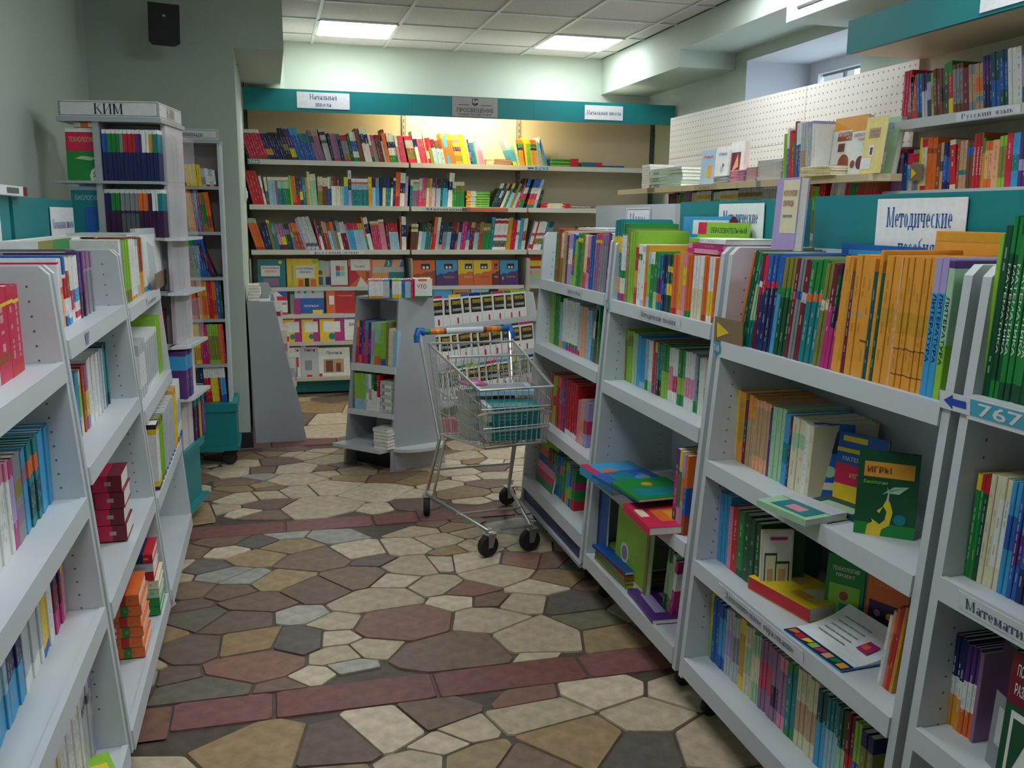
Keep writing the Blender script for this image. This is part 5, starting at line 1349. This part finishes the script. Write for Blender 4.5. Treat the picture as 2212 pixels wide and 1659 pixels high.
pr(MB(), [(-.15, .0), (-.13, .0), (-.13, .93), (-.15, .93)], 6.02, .6, 'shelfd').build('back_panel', LAM, t)
for z in (.08, .33, .55, .74, .915): pr(MB(), [(-.13, z), (.165-.19*z, z), (.165-.19*z, z+.014), (-.13, z+.014)], 6.02, .6, 'shelf').build('shelf', LAM, t)
Lg = lambda z, x: line(FL, (x, 6.06, z))
FG = frame((0, 1, 0), (-1, 0, 0))
for k, (z, n, hh) in enumerate([(.345, 6, .2), (.565, 5, .17), (.755, 4, .15)]):
    for i in range(n):
        put_book(pose(line(FG, (.185-.19*z, 6.04, z)), i*.09, dn=-.01-.012*(i % 2)), ['white,.4-.7:lgrey', 'cream,.2-.5:pink', 'white,.5-.7:red'][(i+k) % 3], .012, hh, .14, ['white workbook', 'cream workbook', 'red marked workbook'][(i+k) % 3]+' poking from %s tier of the grey sloped rack' % ['lower', 'middle', 'upper'][k], 'workbooks in the %s tier of the sloped rack' % ['lower', 'middle', 'upper'][k])
Lt = line(FB, (0, 6.04, .931))
pile(Lt, 'sloped rack', 537, 562, 5, .02, .2, 'cream white,.2-.5:tan', fore=True, what='cream pile on top')
# ------------------------------------------------------------------ middle kiosk
ang = math.atan2(5.137-5.40, .64-.385); FM = fyaw(ang); A0, B0, C0 = Vector((.385, 5.40, 0)), Vector((.64, 5.13, 0)), Vector((.985, 5.25, 0)); A1, B1, C1 = Vector((.478, 5.34, 1.0)), Vector((.70, 5.15, 1.0)), Vector((.918, 5.26, 1.0))
mk = thing('low_kiosk', 'grey tapered kiosk in mid aisle with boxed white books on top', 'kiosk', (.68, 5.4, 0)); mo = Vector((.68, 5.4, 0))
nA = Vector((FM['n'][0], FM['n'][1], 0)); back_pt = lambda p: p+nA*.27
mb = MB(); th = Vector((.018*-.33, .018*.94, 0)); 
mb.prism([B0-mo, C0-mo, C1-mo, B1-mo], th, 'A9AFB3'); mb.build('end_panel', LAM, mk)
sd = nA*.26; up = A1-A0
mb = MB().prism([A0-mo, A0+nA*.3-mo, A1+nA*.2-mo, A1-mo], Vector((.012, -.012, 0)), 'shelfd'); mb.build('side_panel', LAM, mk)
mb = MB().prism([A0+nA*.28-mo, C0-mo+Vector((-.01, .03, 0)), C1-mo+Vector((-.01, .03, 0)), A1+nA*.2-mo], Vector((.0, .015, 0)), 'shelf'); mb.build('back_panel', LAM, mk)
mb = MB().prism([A1-mo, B1-mo, C1-mo, A1+nA*.22-mo], Vector((0, 0, .015)), 'A9AFB3'); mb.build('top_board', LAM, mk)
lerp = lambda z: (A0.lerp(A1, z), B0.lerp(B1, z), C0.lerp(C1, z))
for z, lip in ((.62, .045), (.34, .03)):
    a, b, c = lerp(z); uu = (b-a).normalized()
    mb = MB().prism([a-mo, b-mo, b+nA*.2-mo, a+nA*.24-mo], (0, 0, -.014), 'shelf'); mb.prism([a-nA*.006-mo, b-nA*.006-mo, b-nA*.0-mo, a-nA*.0-mo], (0, 0, -lip), 'D4D8DA'); mb.build('shelf', LAM, mk)
a, b, c = lerp(.14)
mb = MB().prism([a-nA*.09-(b-a)*.06-mo, b-nA*.09-(b-a)*.06-mo, b-mo, b+nA*.22-mo, a+nA*.26-mo, a-mo], (0, 0, -.02), 'shelf'); mb.build('base_tray', LAM, mk)
pts = [b-mo]; mid = (b+c)/2; rr_ = (c-b).length/2; dirx = (c-b).normalized(); per = Vector((dirx.y, -dirx.x, 0))
pts = [mid+dirx*rr_*math.cos(math.pi*k/12)+per*rr_*.62*math.sin(math.pi*k/12)-mo for k in range(13)]
MB().prism(pts[::-1], (0, 0, -.018), 'D0D4D6').build('round_tray', LAM, mk)
MB().prism([Vector((.47, 5.40, 0))-mo, Vector((.66, 5.2, 0))-mo, Vector((.93, 5.29, 0))-mo, Vector((.8, 5.5, 0))-mo], (0, 0, .12), '161A2C').build('plinth', LAM, mk)
MB().prism([b-mo-nA*.02, b-mo+nA*.0, b+dirx*.02-mo+nA*.02, b+dirx*.02-mo-nA*.02], (0, 0, -.14), 'A9AFB3').build('foot', LAM, mk)
lm = lambda z, d=.012: line(FM, tuple((lerp(z)[0]+nA*d)[:2])+(z+.001,))
row(lm(.62), 'upper shelf of mid-aisle kiosk', 764, '''
775 1 orange,.85-1:yellow,0-.4:rose h=.25
781 1 purple,0-.2:orange h=.25
787 2 magenta,.5-.8:purple h=.25
794 2 mauve,0-.2:rose,.8-1:sky h=.25
800 1 purple,.3-.6:magenta h=.245
808 2 mint,.2-.8:lilac h=.245
822 3 lime,0-.2:orange,.5-1:mint h=.25
832 2 lime,0-.15:blue h=.25
838 1 olive h=.25
848 3 cream,.1-.9:cream h=.22
856 2 lblue h=.21''', lean=3, d=.16)
row(lm(.34), 'middle shelf of mid-aisle kiosk', 766, '''
791 1 cream,0-.3:lblue,.3-1:lime h=.22
797 1 lblue,.0-.5:white h=.22
803 1 white,.3-.6:tan h=.22
808 1 white,.6-1:green h=.22
815 2 white,.55-1:dgreen h=.22
820 1 white,.4-1:red h=.22''', d=.16)
pile(lm(.34), 'mid-aisle kiosk', 823, 846, 9, .021, .15, 'lgrey,.5-.8:mint white,.1-.4:grey', what='tall pale pile beside red book')
pile(lm(.14, -.05), 'mid-aisle kiosk tray', 806, 838, 6, .02, .14, 'white lgrey', fore=True, what='white paper pile')
lt = line(fyaw(math.radians(-4)), (.62, 5.17, 1.016))
row(lt, 'box row on the mid-aisle kiosk', 797, '''
828 7 white,.0-.12:amber,.9-1:pink h=.105
842 3 lgrey,.0-.1:lilac,.9-1:sky h=.105
847 2 teal,.5-1:navy h=.105
868 5 white,.0-.2:yellow,.9-1:lime h=.105
875 1 blue,.0-.3:teal h=.105
888 3 lblue,.9-1:magenta h=.105
893 1 crimson h=.105''', d=.16)
cover(lt, 894, 934, .108, ['white', (0, .0, 1, .1, 'green'), (.25, .88, .7, 1, 'orange'), (0, 0, .06, 1, 'crimson')], 'white book with checkmark lettering at right end of box row', t=.12, tilt=0, texts=[TXT('ЧТО', .42, .6, .5, .22, 'red')])
# ------------------------------------------------------------------ sloping rack of white workbooks behind the cart
ra = math.radians(36); FW = fyaw(ra); rp = np.array([1.0, 5.78]); ux = FW['u'][:2]; un = FW['n'][:2]
rk = thing('workbook_rack', 'tiered rack of white workbooks standing behind the shopping cart', 'rack', (rp[0]+.66*ux[0]+.25*un[0], rp[1]+.66*ux[1]+.25*un[1], 0), rz=ra)
for k, (z, dn) in enumerate([(.70, .2), (.46, .12), (.22, .04)]):
    MB().box((-.72, -.25+dn, z-.02), (.72, -.25+dn+.09, z-.006), 'shelfd').box((-.72, -.25+dn-.004, z-.02), (.72, -.25+dn, z+.03), 'shelf').build('tier', LAM, rk)
for x in (-.73, .72): MB().prism([(x, -.22, 0), (x, .15, 0), (x, .15, .9), (x, .0, .9)], (.012, 0, 0), 'shelf').build('side_panel', LAM, rk)
MB().box((-.72, .13, .02), (.72, .142, .9), 'shelf').build('back_panel', LAM, rk); MB().box((-.72, -.2, 0), (.72, -.18, .13), 'crimson').build('kick_panel', LAM, rk)
TC = ['magenta', 'blue', 'crimson', 'green', 'navy', 'sky', 'lime', 'dgreen', 'yellow', 'teal']
for k, (z, dn) in enumerate([(.70, .2), (.46, .12), (.22, .04)]):
    L_ = line(FW, (rp[0]+dn*un[0], rp[1]+dn*un[1], z))
    wi = [.06, .05, .12, .05, .12, .07, .13, .07, .13, .12, .13, .09, .15]; u = -.02
    for i, w_ in enumerate(wi):
        c = TC[(i*3+k*4) % 10]; wide = .17; mb = MB(); t_ = .006
        M = pose(L_, u, dn=.008+.010*(12-i)*.55, tilt=math.radians(6), lean=math.radians([0, 2, -4, 1, 0, 3, 0, -2, 1, 0, 0, 2, 0][(i+k) % 13]))
        mb.box((0, 0, 0), (wide, .0008, .235), 'white'); mb.box((0, t_-.0008, 0), (wide, t_, .235), 'white'); mb.box((0, .0008, 0), (.0015, t_-.0008, .235), 'white')
        for e, (x0, y0, x1, y1, cc) in enumerate([(0, .92, 1, 1, c), (.1, .42, .92, .86, '262226'), (.42, .12, .52, .3, 'red')]): mb.face([(x0*wide, -.0005-e*.0002, y0*.235), (x1*wide, -.0005-e*.0002, y0*.235), (x1*wide, -.0005-e*.0002, y1*.235), (x0*wide, -.0005-e*.0002, y1*.235)], cc)
        put_text(mb, 'ПРИМЕРЫ', Matrix.Identity(4), wide*.51, .235*.75, wide*.66, .235*.11, 'yellow', eps=.0014); put_text(mb, 'по математике', Matrix.Identity(4), wide*.51, .235*.55, wide*.66, .235*.1, 'white', eps=.0014)
        o = mb.build('workbook', PRINT, None, M, label='white maths workbook with a %s top stripe, %s tier behind the cart' % (CN.get(c, c), ['top', 'middle', 'lower'][k]), category='workbook', group='white maths workbooks on the tiered rack'); NB['workbook'] += 1
        MB().box((.0016, .0009, .002), (wide-.002, t_-.0009, .232), 'F0EEE2').build('page_block', PRINT, o); u += w_*.98
# ------------------------------------------------------------------ shopping cart
ct = thing('shopping_cart', 'chrome shopping cart with blue handle ends holding teal books', 'cart', (.96, 4.0, 0)); cO = Vector((.96, 4.0, 0))
V3 = lambda *a: Vector(a)-cO
BL, BR = (.735, 4.34, .865), (1.165, 4.34, .865); FLt, FRt = (.825, 3.62, .762), (1.148, 3.62, .768)
bBL, bBR, bFL, bFR = (.752, 4.12, .46), (1.125, 4.12, .46), (.85, 3.62, .512), (1.12, 3.62, .525)
def wires(name, p00, p10, p01, p11, n, m, r=.0019, rb=.0062):   # p00-p10 bottom edge, p01-p11 top edge
    P = [V3(*p) for p in (p00, p10, p01, p11)]; mb = MB()
    for i in range(n+1):
        s = i/n; mb.tube([P[0].lerp(P[1], s), P[2].lerp(P[3], s)], r, 'grey', 5)
    for j in range(m+1):
        s = j/m; mb.tube([P[0].lerp(P[2], s), P[1].lerp(P[3], s)], rb if j in (0, m) else r*1.3, 'grey', 6)
    return mb.build(name, METAL, ct)
wires('basket_side', bFL, bBL, FLt, BL, 26, 4); wires('basket_side', bFR, bBR, FRt, BR, 26, 4)
wires('basket_front', bFL, bFR, FLt, FRt, 12, 3); wires('basket_rear', bBL, bBR, BL, BR, 14, 6); wires('basket_floor', bBL, bBR, bFL, bFR, 14, 8)
wires('child_seat', (.77, 4.16, .62), (1.13, 4.16, .62), (.78, 4.05, .84), (1.14, 4.05, .84), 10, 2)
mb = MB().tube([V3(.815, 3.60, .66), V3(.85, 3.585, .67), V3(1.1, 3.585, .68), V3(1.14, 3.61, .66)], .006, 'grey', 8); mb.tube([V3(.835, 3.60, .585), V3(1.13, 3.60, .6)], .005, 'grey', 8); mb.build('front_bumper', METAL, ct)
for s, a, b, w in ((-1, (.70, 4.40, .90), bBL, (.715, 4.33, .10)), (1, (1.165, 4.42, .905), bBR, (1.155, 4.37, .10))):
    mb = MB(); a, b, w = Vector(a), Vector(b), Vector(w); mb.tube([a-cO, b+Vector((0, .03, -.03))-cO, w-cO], .009, 'grey', 8)
    mb.tube([b+Vector((.012*-s, -.05, -.01))-cO, w+Vector((-s*.02, -.07, .0))-cO], .007, 'grey', 8); mb.build('leg_tube', METAL, ct)
    c = w+Vector((0, -.03, 0)); fr = Vector((.885, 3.69, .115)) if s < 0 else Vector((1.085, 3.71, .115))
    MB().tube([w-cO, w.lerp(fr, .5)+Vector((0, 0, -.0))-cO, fr-cO], .009, 'grey', 8).build('base_tube', METAL, ct)
MB().tube([V3(.885, 3.69, .115), V3(.93, 3.67, .13), V3(1.04, 3.68, .13), V3(1.085, 3.71, .115)], .009, 'grey', 8).build('cross_tube', METAL, ct)
MB().tube([V3(.735, 4.25, .25), V3(1.14, 4.28, .25)], .006, 'grey', 8).build('cross_tube', METAL, ct)
MB().tube([V3(.79, 3.95, .115), V3(1.12, 3.98, .115)], .006, 'grey', 8).build('cross_tube', METAL, ct)
hm = MB(); h0, h1 = Vector((.715, 4.42, .912)), Vector((1.15, 4.44, .918)); seg = [(.0, .06, 'teal'), (.06, .1, 'green'), (.1, .16, 'orange'), (.16, .2, 'amber'), (.2, .25, 'orange'), (.25, .28, 'brown'), (.72, .76, 'brown'), (.76, .82, 'orange'), (.82, .88, 'amber'), (.88, .93, 'orange'), (.93, 1, 'teal')]
for sd in (0, 1):
    hm = MB()
    for a, b, c in seg:
        if (a > .5) == bool(sd): hm.tube([h0.lerp(h1, a)-cO, h0.lerp(h1, b)-cO], .0145, c, 12)
    hm.build('handle_grip', LAM, ct, label='rainbow striped handle cover')
MB().tube([h0.lerp(h1, .28)-cO, h0.lerp(h1, .72)-cO], .0155, 'DADFE2', 14).build('handle_sleeve', LAM, ct, label='white middle sleeve of the handle')
for s, h in ((-1, h0), (1, h1)):
    MB().tube([h+Vector((-s*.012, 0, 0))-cO, h+Vector((s*.018, -.0, .004))-cO, h+Vector((s*.024, -.015, -.02))-cO, h+Vector((s*.022, -.02, -.05))-cO], .021, 'blue', 12).build('handle_end', LAM, ct, label='blue plastic handle end')
for i, (x, y, yw, r) in enumerate([(.713, 4.31, 80, .047), (1.149, 4.376, 20, .047), (.882, 3.69, 25, .05), (1.08, 3.715, 15, .05)]):
    M = Matrix.Translation((x, y, r)-cO.xyz if False else Vector((x, y, r))-cO) @ Matrix.Rotation(math.radians(yw), 4, 'Z')
    W_ = M @ Matrix.Rotation(math.pi/2, 4, 'X'); cs = link('caster', None, ct)
    MB().lathe([(r*.7, -.016), (r*.93, -.016), (r, -.008), (r, .008), (r*.93, .016), (r*.7, .016)], '2B2D30', W_, 20).build('tyre', RUB, cs)
    MB().lathe([(.01, -.016), (r*.45, -.012), (r*.68, -.006), (r*.68, .006), (r*.45, .012), (.01, .016)], '7E8486', W_, 16).build('hub', RUB, cs)
    mb = MB()
    for q in (-.021, .021): mb.prism([M @ Vector((-.012, q-.0015, -.006)), M @ Vector((.012, q-.0015, -.006)), M @ Vector((.03, q-.0015, r*1.05)), M @ Vector((-.012, q-.0015, r*1.05))], (M.to_3x3() @ Vector((0, .003, 0))), '6A7074')
    mb.box((-.016, -.024, r*1.02), (.034, .024, r*1.02+.006), '6A7074', M); mb.tube([M @ Vector((.012, 0, r*1.02)), M @ Vector((.012, 0, r*1.02+.025))], .009, '6A7074', 8); mb.build('fork', METAL, cs)
for k in range(9): flatbook((.985, 3.735, .533+k*.0165), (.235, .17, .0165), -1, 'teal,0-.09:lgrey' if k != 4 else 'teal,0-.06:green', 'teal book %s in the pack at the cart nose' % ['lowest', 'second from bottom', 'third from bottom', 'fourth from bottom', 'in the middle', 'fourth from top', 'third from top', 'second from top', 'topmost'][k], grp='teal pack in the cart')
for k in range(6): flatbook((.93, 3.95, .50+k*.032), (.22, .17, .031), 8, ['lgrey,.2-.5:grey', 'mint,.1-.6:grey', 'lgrey,.4-.8:teal', 'tan,.2-.6:maroon', 'lgrey,.2-.6:white', 'grey,.2-.5:lgrey'][k], '%s book %s in the mixed pile mid cart' % (['grey', 'mint', 'pale grey', 'tan', 'light grey', 'dark grey'][k], ['at bottom', 'second', 'third', 'fourth', 'fifth', 'on top'][k]), grp='mixed pile in the cart')
slab('folder', 'folder', 'blue-grey plastic folder lying across the cart books', (1.0, 3.90, .70), (.2, .26, .02), 84, 'lblue', [(.1, .1, .9, .9, 'grey')], pages='grey')
slab('booklet', 'booklet', 'magenta booklet at left in the cart', (.88, 4.0, .722), (.1, .12, .006), 10, 'magenta', [(.2, .2, .7, .6, 'lilac')])
# ------------------------------------------------------------------ pegboard unit on the right
PX = 3.05; PY = [3.88, 4.85, 5.78, 6.72]
pg = thing('pegboard_unit', 'cream perforated-panel shelving running along the right wall', 'shelving', (PX, 5.3, 0))
PEG = mat('pegboard_paint', 'D9D4CA', rough=.5)
nt = PEG.node_tree; b_ = nt.nodes['Principled BSDF']; tc = nt.nodes.new('ShaderNodeTexCoord'); mp = nt.nodes.new('ShaderNodeVectorMath'); mp.operation = 'MULTIPLY'; mp.inputs[1].default_value = (0, 1/.04, 1/.04)
nt.links.new(tc.outputs['Object'], mp.inputs[0]); fr_ = nt.nodes.new('ShaderNodeVectorMath'); fr_.operation = 'FRACTION'; nt.links.new(mp.outputs[0], fr_.inputs[0])
sb = nt.nodes.new('ShaderNodeVectorMath'); sb.operation = 'DISTANCE'; sb.inputs[1].default_value = (0, .5, .5); nt.links.new(fr_.outputs[0], sb.inputs[0])
gt = nt.nodes.new('ShaderNodeMath'); gt.operation = 'LESS_THAN'; gt.inputs[1].default_value = .12; nt.links.new(sb.outputs['Value'], gt.inputs[0])
mx = nt.nodes.new('ShaderNodeMix'); mx.data_type = 'RGBA'; nt.links.new(gt.outputs[0], mx.inputs[0]); mx.inputs[6].default_value = srgb('D9D4CA'); mx.inputs[7].default_value = srgb('7A7468'); nt.links.new(mx.outputs[2], b_.inputs['Base Color'])
for a, b in zip(PY, PY[1:]):
    for z0, z1 in ((.2, 1.0), (1.003, 1.93), (1.933, 2.242)): MB().box((0, a+.002-5.3, z0), (.02, b-.002-5.3, z1), 'D9D4CA').build('pegboard_panel', PEG, pg)
    for z, dd, cc in ((1.69, .42, 'D2C39A'), (1.41, .36, 'BDB7AA')):
        MB().box((-dd+.01, a-5.3, z-.02), (0, b-5.3, z-.002), 'CFC8B6').box((-dd, a-5.3+.002, z-.036), (-dd+.01, b-5.3-.002, z), cc).build('shelf', LAM, pg)
    MB().box((-.4, a-5.3, .1), (0, b-5.3, .14), 'D4D0C4').build('base_shelf', LAM, pg)
MB().prism([(-.42, 3.88-5.3, 1.655), (-.40, 3.66-5.3, 1.655), (-.33, 3.6-5.3, 1.655), (-.27, 3.6-5.3, 1.655), (-.27, 3.88-5.3, 1.655)], (0, 0, .033), 'D2C39A').build('rounded_shelf_end', LAM, pg)
for y in PY: MB().box((.02, y-5.3-.015, 0), (.06, y-5.3+.015, 2.243), 'C9C4B8').build('upright', LAM, pg)
bpy.context.view_layer.update()
lP = lambda z, d=.4: line(FR, (PX-d, 0, z-.001))
rail_label(pg, lP(1.69), 1530, .3, 1.657, 'класс', col='B06A50', bg='D2C39A', dn=-.022, hgt=.03, tw=.5); rail_label(pg, lP(1.69), 1412, .12, 1.657, '', bg='8A7A60', dn=-.022, hgt=.033); rail_label(pg, lP(1.69), 1646, .045, 1.657, '', bg='9AA096', dn=-.022, hgt=.03)
pile(lP(1.69), 'far cream shelf', 1385, 1402, 9, .019, .2, 'white', fore=True, what='white paper stack', dn=-.0)
pile(lP(1.69), 'far cream shelf', 1404, 1472, 6, .022, .2, 'mint,.1-.3:grey lgrey,.1-.3:mint', what='grey-green book stack', dn=.0)
cover(lP(1.69), 1442, 1466, .2, ['lgrey', ('poly', [(.1, .2), (.8, .7), (.9, .6), (.2, .1)], 'navy')], 'clear bag of papers leaning on the pegboard', t=.03, dn=.24, tilt=8, dz=.0, name='paper_bag', cat='bag')
mus = 'МУЗЫКА'
cover(lP(1.69), 1492, 1521, .22, ['lblue', (.5, .2, .8, .55, 'amber'), ('disc', .35, .35, .12, 'mint')], 'pale blue music book on the cream shelf', t=.018, dn=.06, tilt=4, texts=[TXT(mus, .5, .8, .7, .08, 'crimson')])
cover(lP(1.69), 1527, 1552, .225, ['white', ('disc', .5, .4, .15, 'lgrey'), ('disc', .6, .5, .08, 'dots')], 'white music book right of the pale blue one', t=.012, dn=.05, tilt=4, texts=[TXT(mus, .5, .8, .7, .08, 'blue')])
cover(lP(1.69), 1549, 1578, .245, ['white', (.1, .2, .75, .75, 'maroon'), ('poly', [(.2, .3), (.55, .7), (.65, .4)], 'peach')], 'white book with dark red photo on the cream shelf', t=.03, dn=.07, tilt=4)
for p0, p1, n, cc, wl in ((1540, 1572, 6, 'grey lgrey', 'grey pile'), (1575, 1607, 9, 'pink mauve,.1-.5:pink', 'pink pile'), (1609, 1632, 10, 'pink rose,.2-.5:pink', 'darker pink pile'), (1634, 1688, 14, 'white lilac,.1-.9:white', 'tall white pile')):
    pile(lP(1.69), 'cream pegboard shelf', p0, p1, n, .0078, .18, cc, fore=n > 9, what=wl, dn=-.0)
row(lP(1.69), 'cream pegboard shelf', 1690, '''
1697 2 lime h=.235
1702 1 white,.0-.6:blue h=.26
1708 1 orange,.0-1:red h=.245
1713 1 red,.4-.8:green h=.23
1717 1 brown h=.285
1726 2 white,0-.6:blue h=.28
1738 3 lgrey,.1-.5:tan h=.275
1750 3 lilac,.2-.9:lgrey h=.275
1757 2 white h=.26''', lean=-2, d=.2)
cover(lP(1.69), 1758, 1826, .285, ['white', (0, .78, 1, 1, 'amber'), (.15, .6, .8, .75, 'rust'), ('disc', .42, .22, .17, 'rust'), (.2, .42, .4, .56, 'brown')], 'large white and amber reading textbook, leftmost of three faced out', t=.03, dn=.08, tilt=5, texts=[TXT('ЛИТЕРАТУРНОЕ', .5, .71, .7, .06, 'white'), TXT('ЧТЕНИЕ', .6, .64, .36, .05, 'white')])
cover(lP(1.69), 1813, 1857, .255, ['white', (0, .8, 1, 1, 'amber'), ('disc', .55, .22, .2, 'maroon'), ('disc', .2, .2, .12, 'brown'), ('disc', .7, .55, .1, 'amber')], 'smaller white and amber reading textbook, middle of three faced out', t=.012, dn=.04, tilt=5, texts=[TXT('ЛИТЕРАТУРНОЕ', .5, .72, .8, .06, 'rust'), TXT('ЧТЕНИЕ', .5, .64, .4, .05, 'rust')])
cover(lP(1.69), 1851, 1895, .255, ['F0DE88', (.2, .62, .75, .8, 'tan'), (.3, .3, .55, .5, 'white'), (.38, .33, .5, .46, 'maroon'), (.0, .08, .5, .28, 'white')], 'pale yellow exercise book, rightmost of three faced out', t=.006, dn=.01, tilt=6, texts=[TXT('РАБОЧАЯ', .48, .74, .42, .05, 'mauve'), TXT('ТЕТРАДЬ', .48, .67, .42, .05, 'mauve')])
cover(lP(1.69, .29), 1889, 1924, .26, ['mint', (.1, .1, .5, .4, 'white'), ('disc', .3, .15, .1, 'rose')], 'mint exercise books in clear film by the tall shelving', t=.03, dn=.0, tilt=8, texts=[TXT('РАБОЧАЯ', .4, .86, .5, .05, 'white'), TXT('ТЕТРАДЬ', .4, .78, .5, .05, 'white')])
pile(lP(1.69), 'cream pegboard shelf', 1748, 1812, 4, .012, .2, 'straw cream', dn=-.05, what='jutting cream pile')
row(lP(1.41, .30), 'lower pegboard shelf behind teal headers', 1440, '''
1452 2 maroon h=.24
1458 1 navy h=.245
1463 1 olive h=.23
1474 2 green h=.24
1490 3 rose,.7-1:mauve h=.25
1500 2 white,.7-1:cream h=.24
1530 6 white,.8-.9:yellow h=.245
1536 1 teal h=.24
1550 3 lime,.8-1:white h=.235
1588 7 white,.8-.9:yellow h=.24
1640 6 lgrey,.8-.9:olive h=.25
1672 4 white,.7-.9:lgrey h=.265
1680 1 sky h=.25
1730 6 white,.8-.9:lgrey h=.265
1745 2 amber,.6-1:orange h=.29
1760 2 olive,.5-1:lime h=.24
1772 1 red h=.25''', lean=3, d=.2)
row(lP(1.41, .30), 'lower pegboard shelf, near end', 1776, '''
1790 2 lgrey h=.27
1806 2 white h=.265
1816 1 crimson h=.25
1832 3 green h=.26
1870 3 rust,.4-.8:red h=.26''', lean=12, d=.2)
# ------------------------------------------------------------------ tall shelving with teal header, upper right
ts = thing('tall_shelving', 'tall cream shelving with wide teal header, upper right corner', 'shelving', (2.95, 2.9, 0))
def tb(x0, x1, y0, y1, z0, z1, c): return MB().box((x0-2.95, y0-2.9, z0), (x1-2.95, y1-2.9, z1), c)
tb(3.05, 3.07, 1.9, 3.86, .1, 2.24, 'D6CDB8').build('back_panel', LAM, ts)
tb(2.80, 3.09, 3.855, 3.875, 0, 1.50, 'D6CDB8').build('side_panel', LAM, ts); tb(3.02, 3.09, 3.855, 3.878, 0, 2.30, 'DAD4C8').build('upright', LAM, ts)
tb(2.63, 2.65, 1.9, 3.87, 2.238, 2.385, 'teal').build('header_board', LAM, ts)
tb(2.65, 3.06, 1.9, 3.87, 2.236, 2.25, 'D8C8A6').build('canopy_board', LAM, ts)
for z in (1.925, 1.612, 1.3, 1.0, .6): tb(2.80, 3.05, 1.9, 3.85, z-.028, z-.003, 'C9CCC8').box((2.79-2.95, 1.9-2.9, z-.042), (2.803-2.95, 3.852-2.9, z+.0), 'C4C8CA').build('shelf', LAM, ts)
bpy.context.view_layer.update()
lT = lambda z: line(FR, (2.825, 0, z-.002))
sign(ts, 'paper_sign', line(FR, (2.63, 0, 2.3)), 2192, 2.252, 2.40, .32, [('5-6 класс', .55, .5, .8, .6)], 'white paper sign with blue lettering cut by the photo edge', col=BLUE)
rail_label(ts, lT(1.925), 2150, .34, 1.887, 'Русский язык', dn=-.037, hgt=.034); rail_label(ts, lT(1.925), 1937, .06, 1.887, '', bg='9CB8C4', dn=-.037, hgt=.034)
row(lT(1.925), 'upper shelf, tall shelving right', 1945, '''
1960 1 crimson,.9-1:red h=.29 l=0
1969 1 brown,.2-.9:grey h=.25 l=0
1975 1 red,.2-.6:orange h=.26
1981 1 red,.2-.6:rust h=.255
1992 2 blue,.9-1:teal,0-.15:dgreen h=.26
2003 2 lgrey,.6-1:navy h=.26
2012 1 navy,.4-.8:lilac h=.25
2017 1 lime,.3-.7:olive h=.25
2031 2 maroon,.2-.8:brown h=.265
2041 2 brown,.3-.6:plum h=.26
2049 1 dgreen,.6-1:green h=.285
2059 1 red,.75-1:green,0-.3:yellow h=.29
2080 3 brown,.2-.9:grey h=.27
2093 1 maroon h=.235
2108 2 grey,.2-.8:tan h=.25
2124 1 tan,.4-.7:orange,.2-.3:sky h=.25
2142 3 navy,.5-.9:purple h=.28
2160 2 blue,.5-1:dteal h=.285
2178 2 dteal,.3-.8:blue h=.29
2196 1 white,.1-.9:white h=.29
2208 1 cream,.1-.9:white h=.285
2232 3 blue,.3-.8:lilac h=.29''', lean=-9, d=.18, hs=0.77)
row(lT(1.612), 'second shelf, tall shelving right', 1905, '''
1921 3 maroon,.75-.85:navy,.85-.95:red h=.25 l=-5
1948 5 mauve,.75-.85:lilac,.85-.95:red h=.25 l=0
1957 1 blue,.7-1:navy h=.22
1968 1 lgrey,.7-1:crimson,.3-.6:sky h=.21
1981 1 grey,.7-.9:red h=.23
1986 1 yellow h=.29
1997 1 cream,.85-1:crimson,0-.1:red h=.28
2018 2 orange,.7-.8:rust h=.285
2027 1 rust,.5-.9:brown h=.25
2033 1 tan,.4-.6:navy h=.25
2050 2 navy,.2-.7:blue h=.25
2062 1 cream,.1-.9:red h=.26 l=-6
2068 1 rust h=.245
2083 1 tan,.3-.4:teal h=.25
2097 2 brown,.7-.9:blue h=.24
2116 1 red,.9-1:rust h=.28 t=Математика
2122 1 gold,.7-1:green h=.25
2138 2 orange,.2-.8:peach h=.235
2152 1 peach h=.235
2167 1 lime,.2-.8:olive h=.255
2181 1 red,.6-.9:crimson,0-.3:crimson h=.26
2196 1 sky,.3-.6:teal h=.26
2212 1 purple,.3-.5:lilac h=.265
2240 2 teal h=.26''', lean=-2, d=.18, hs=0.8)
arrow_card(lT(1.612), 1972, 1998, .045, False, 'brown cardboard marker with yellow triangle on tall shelving')
flush_books()
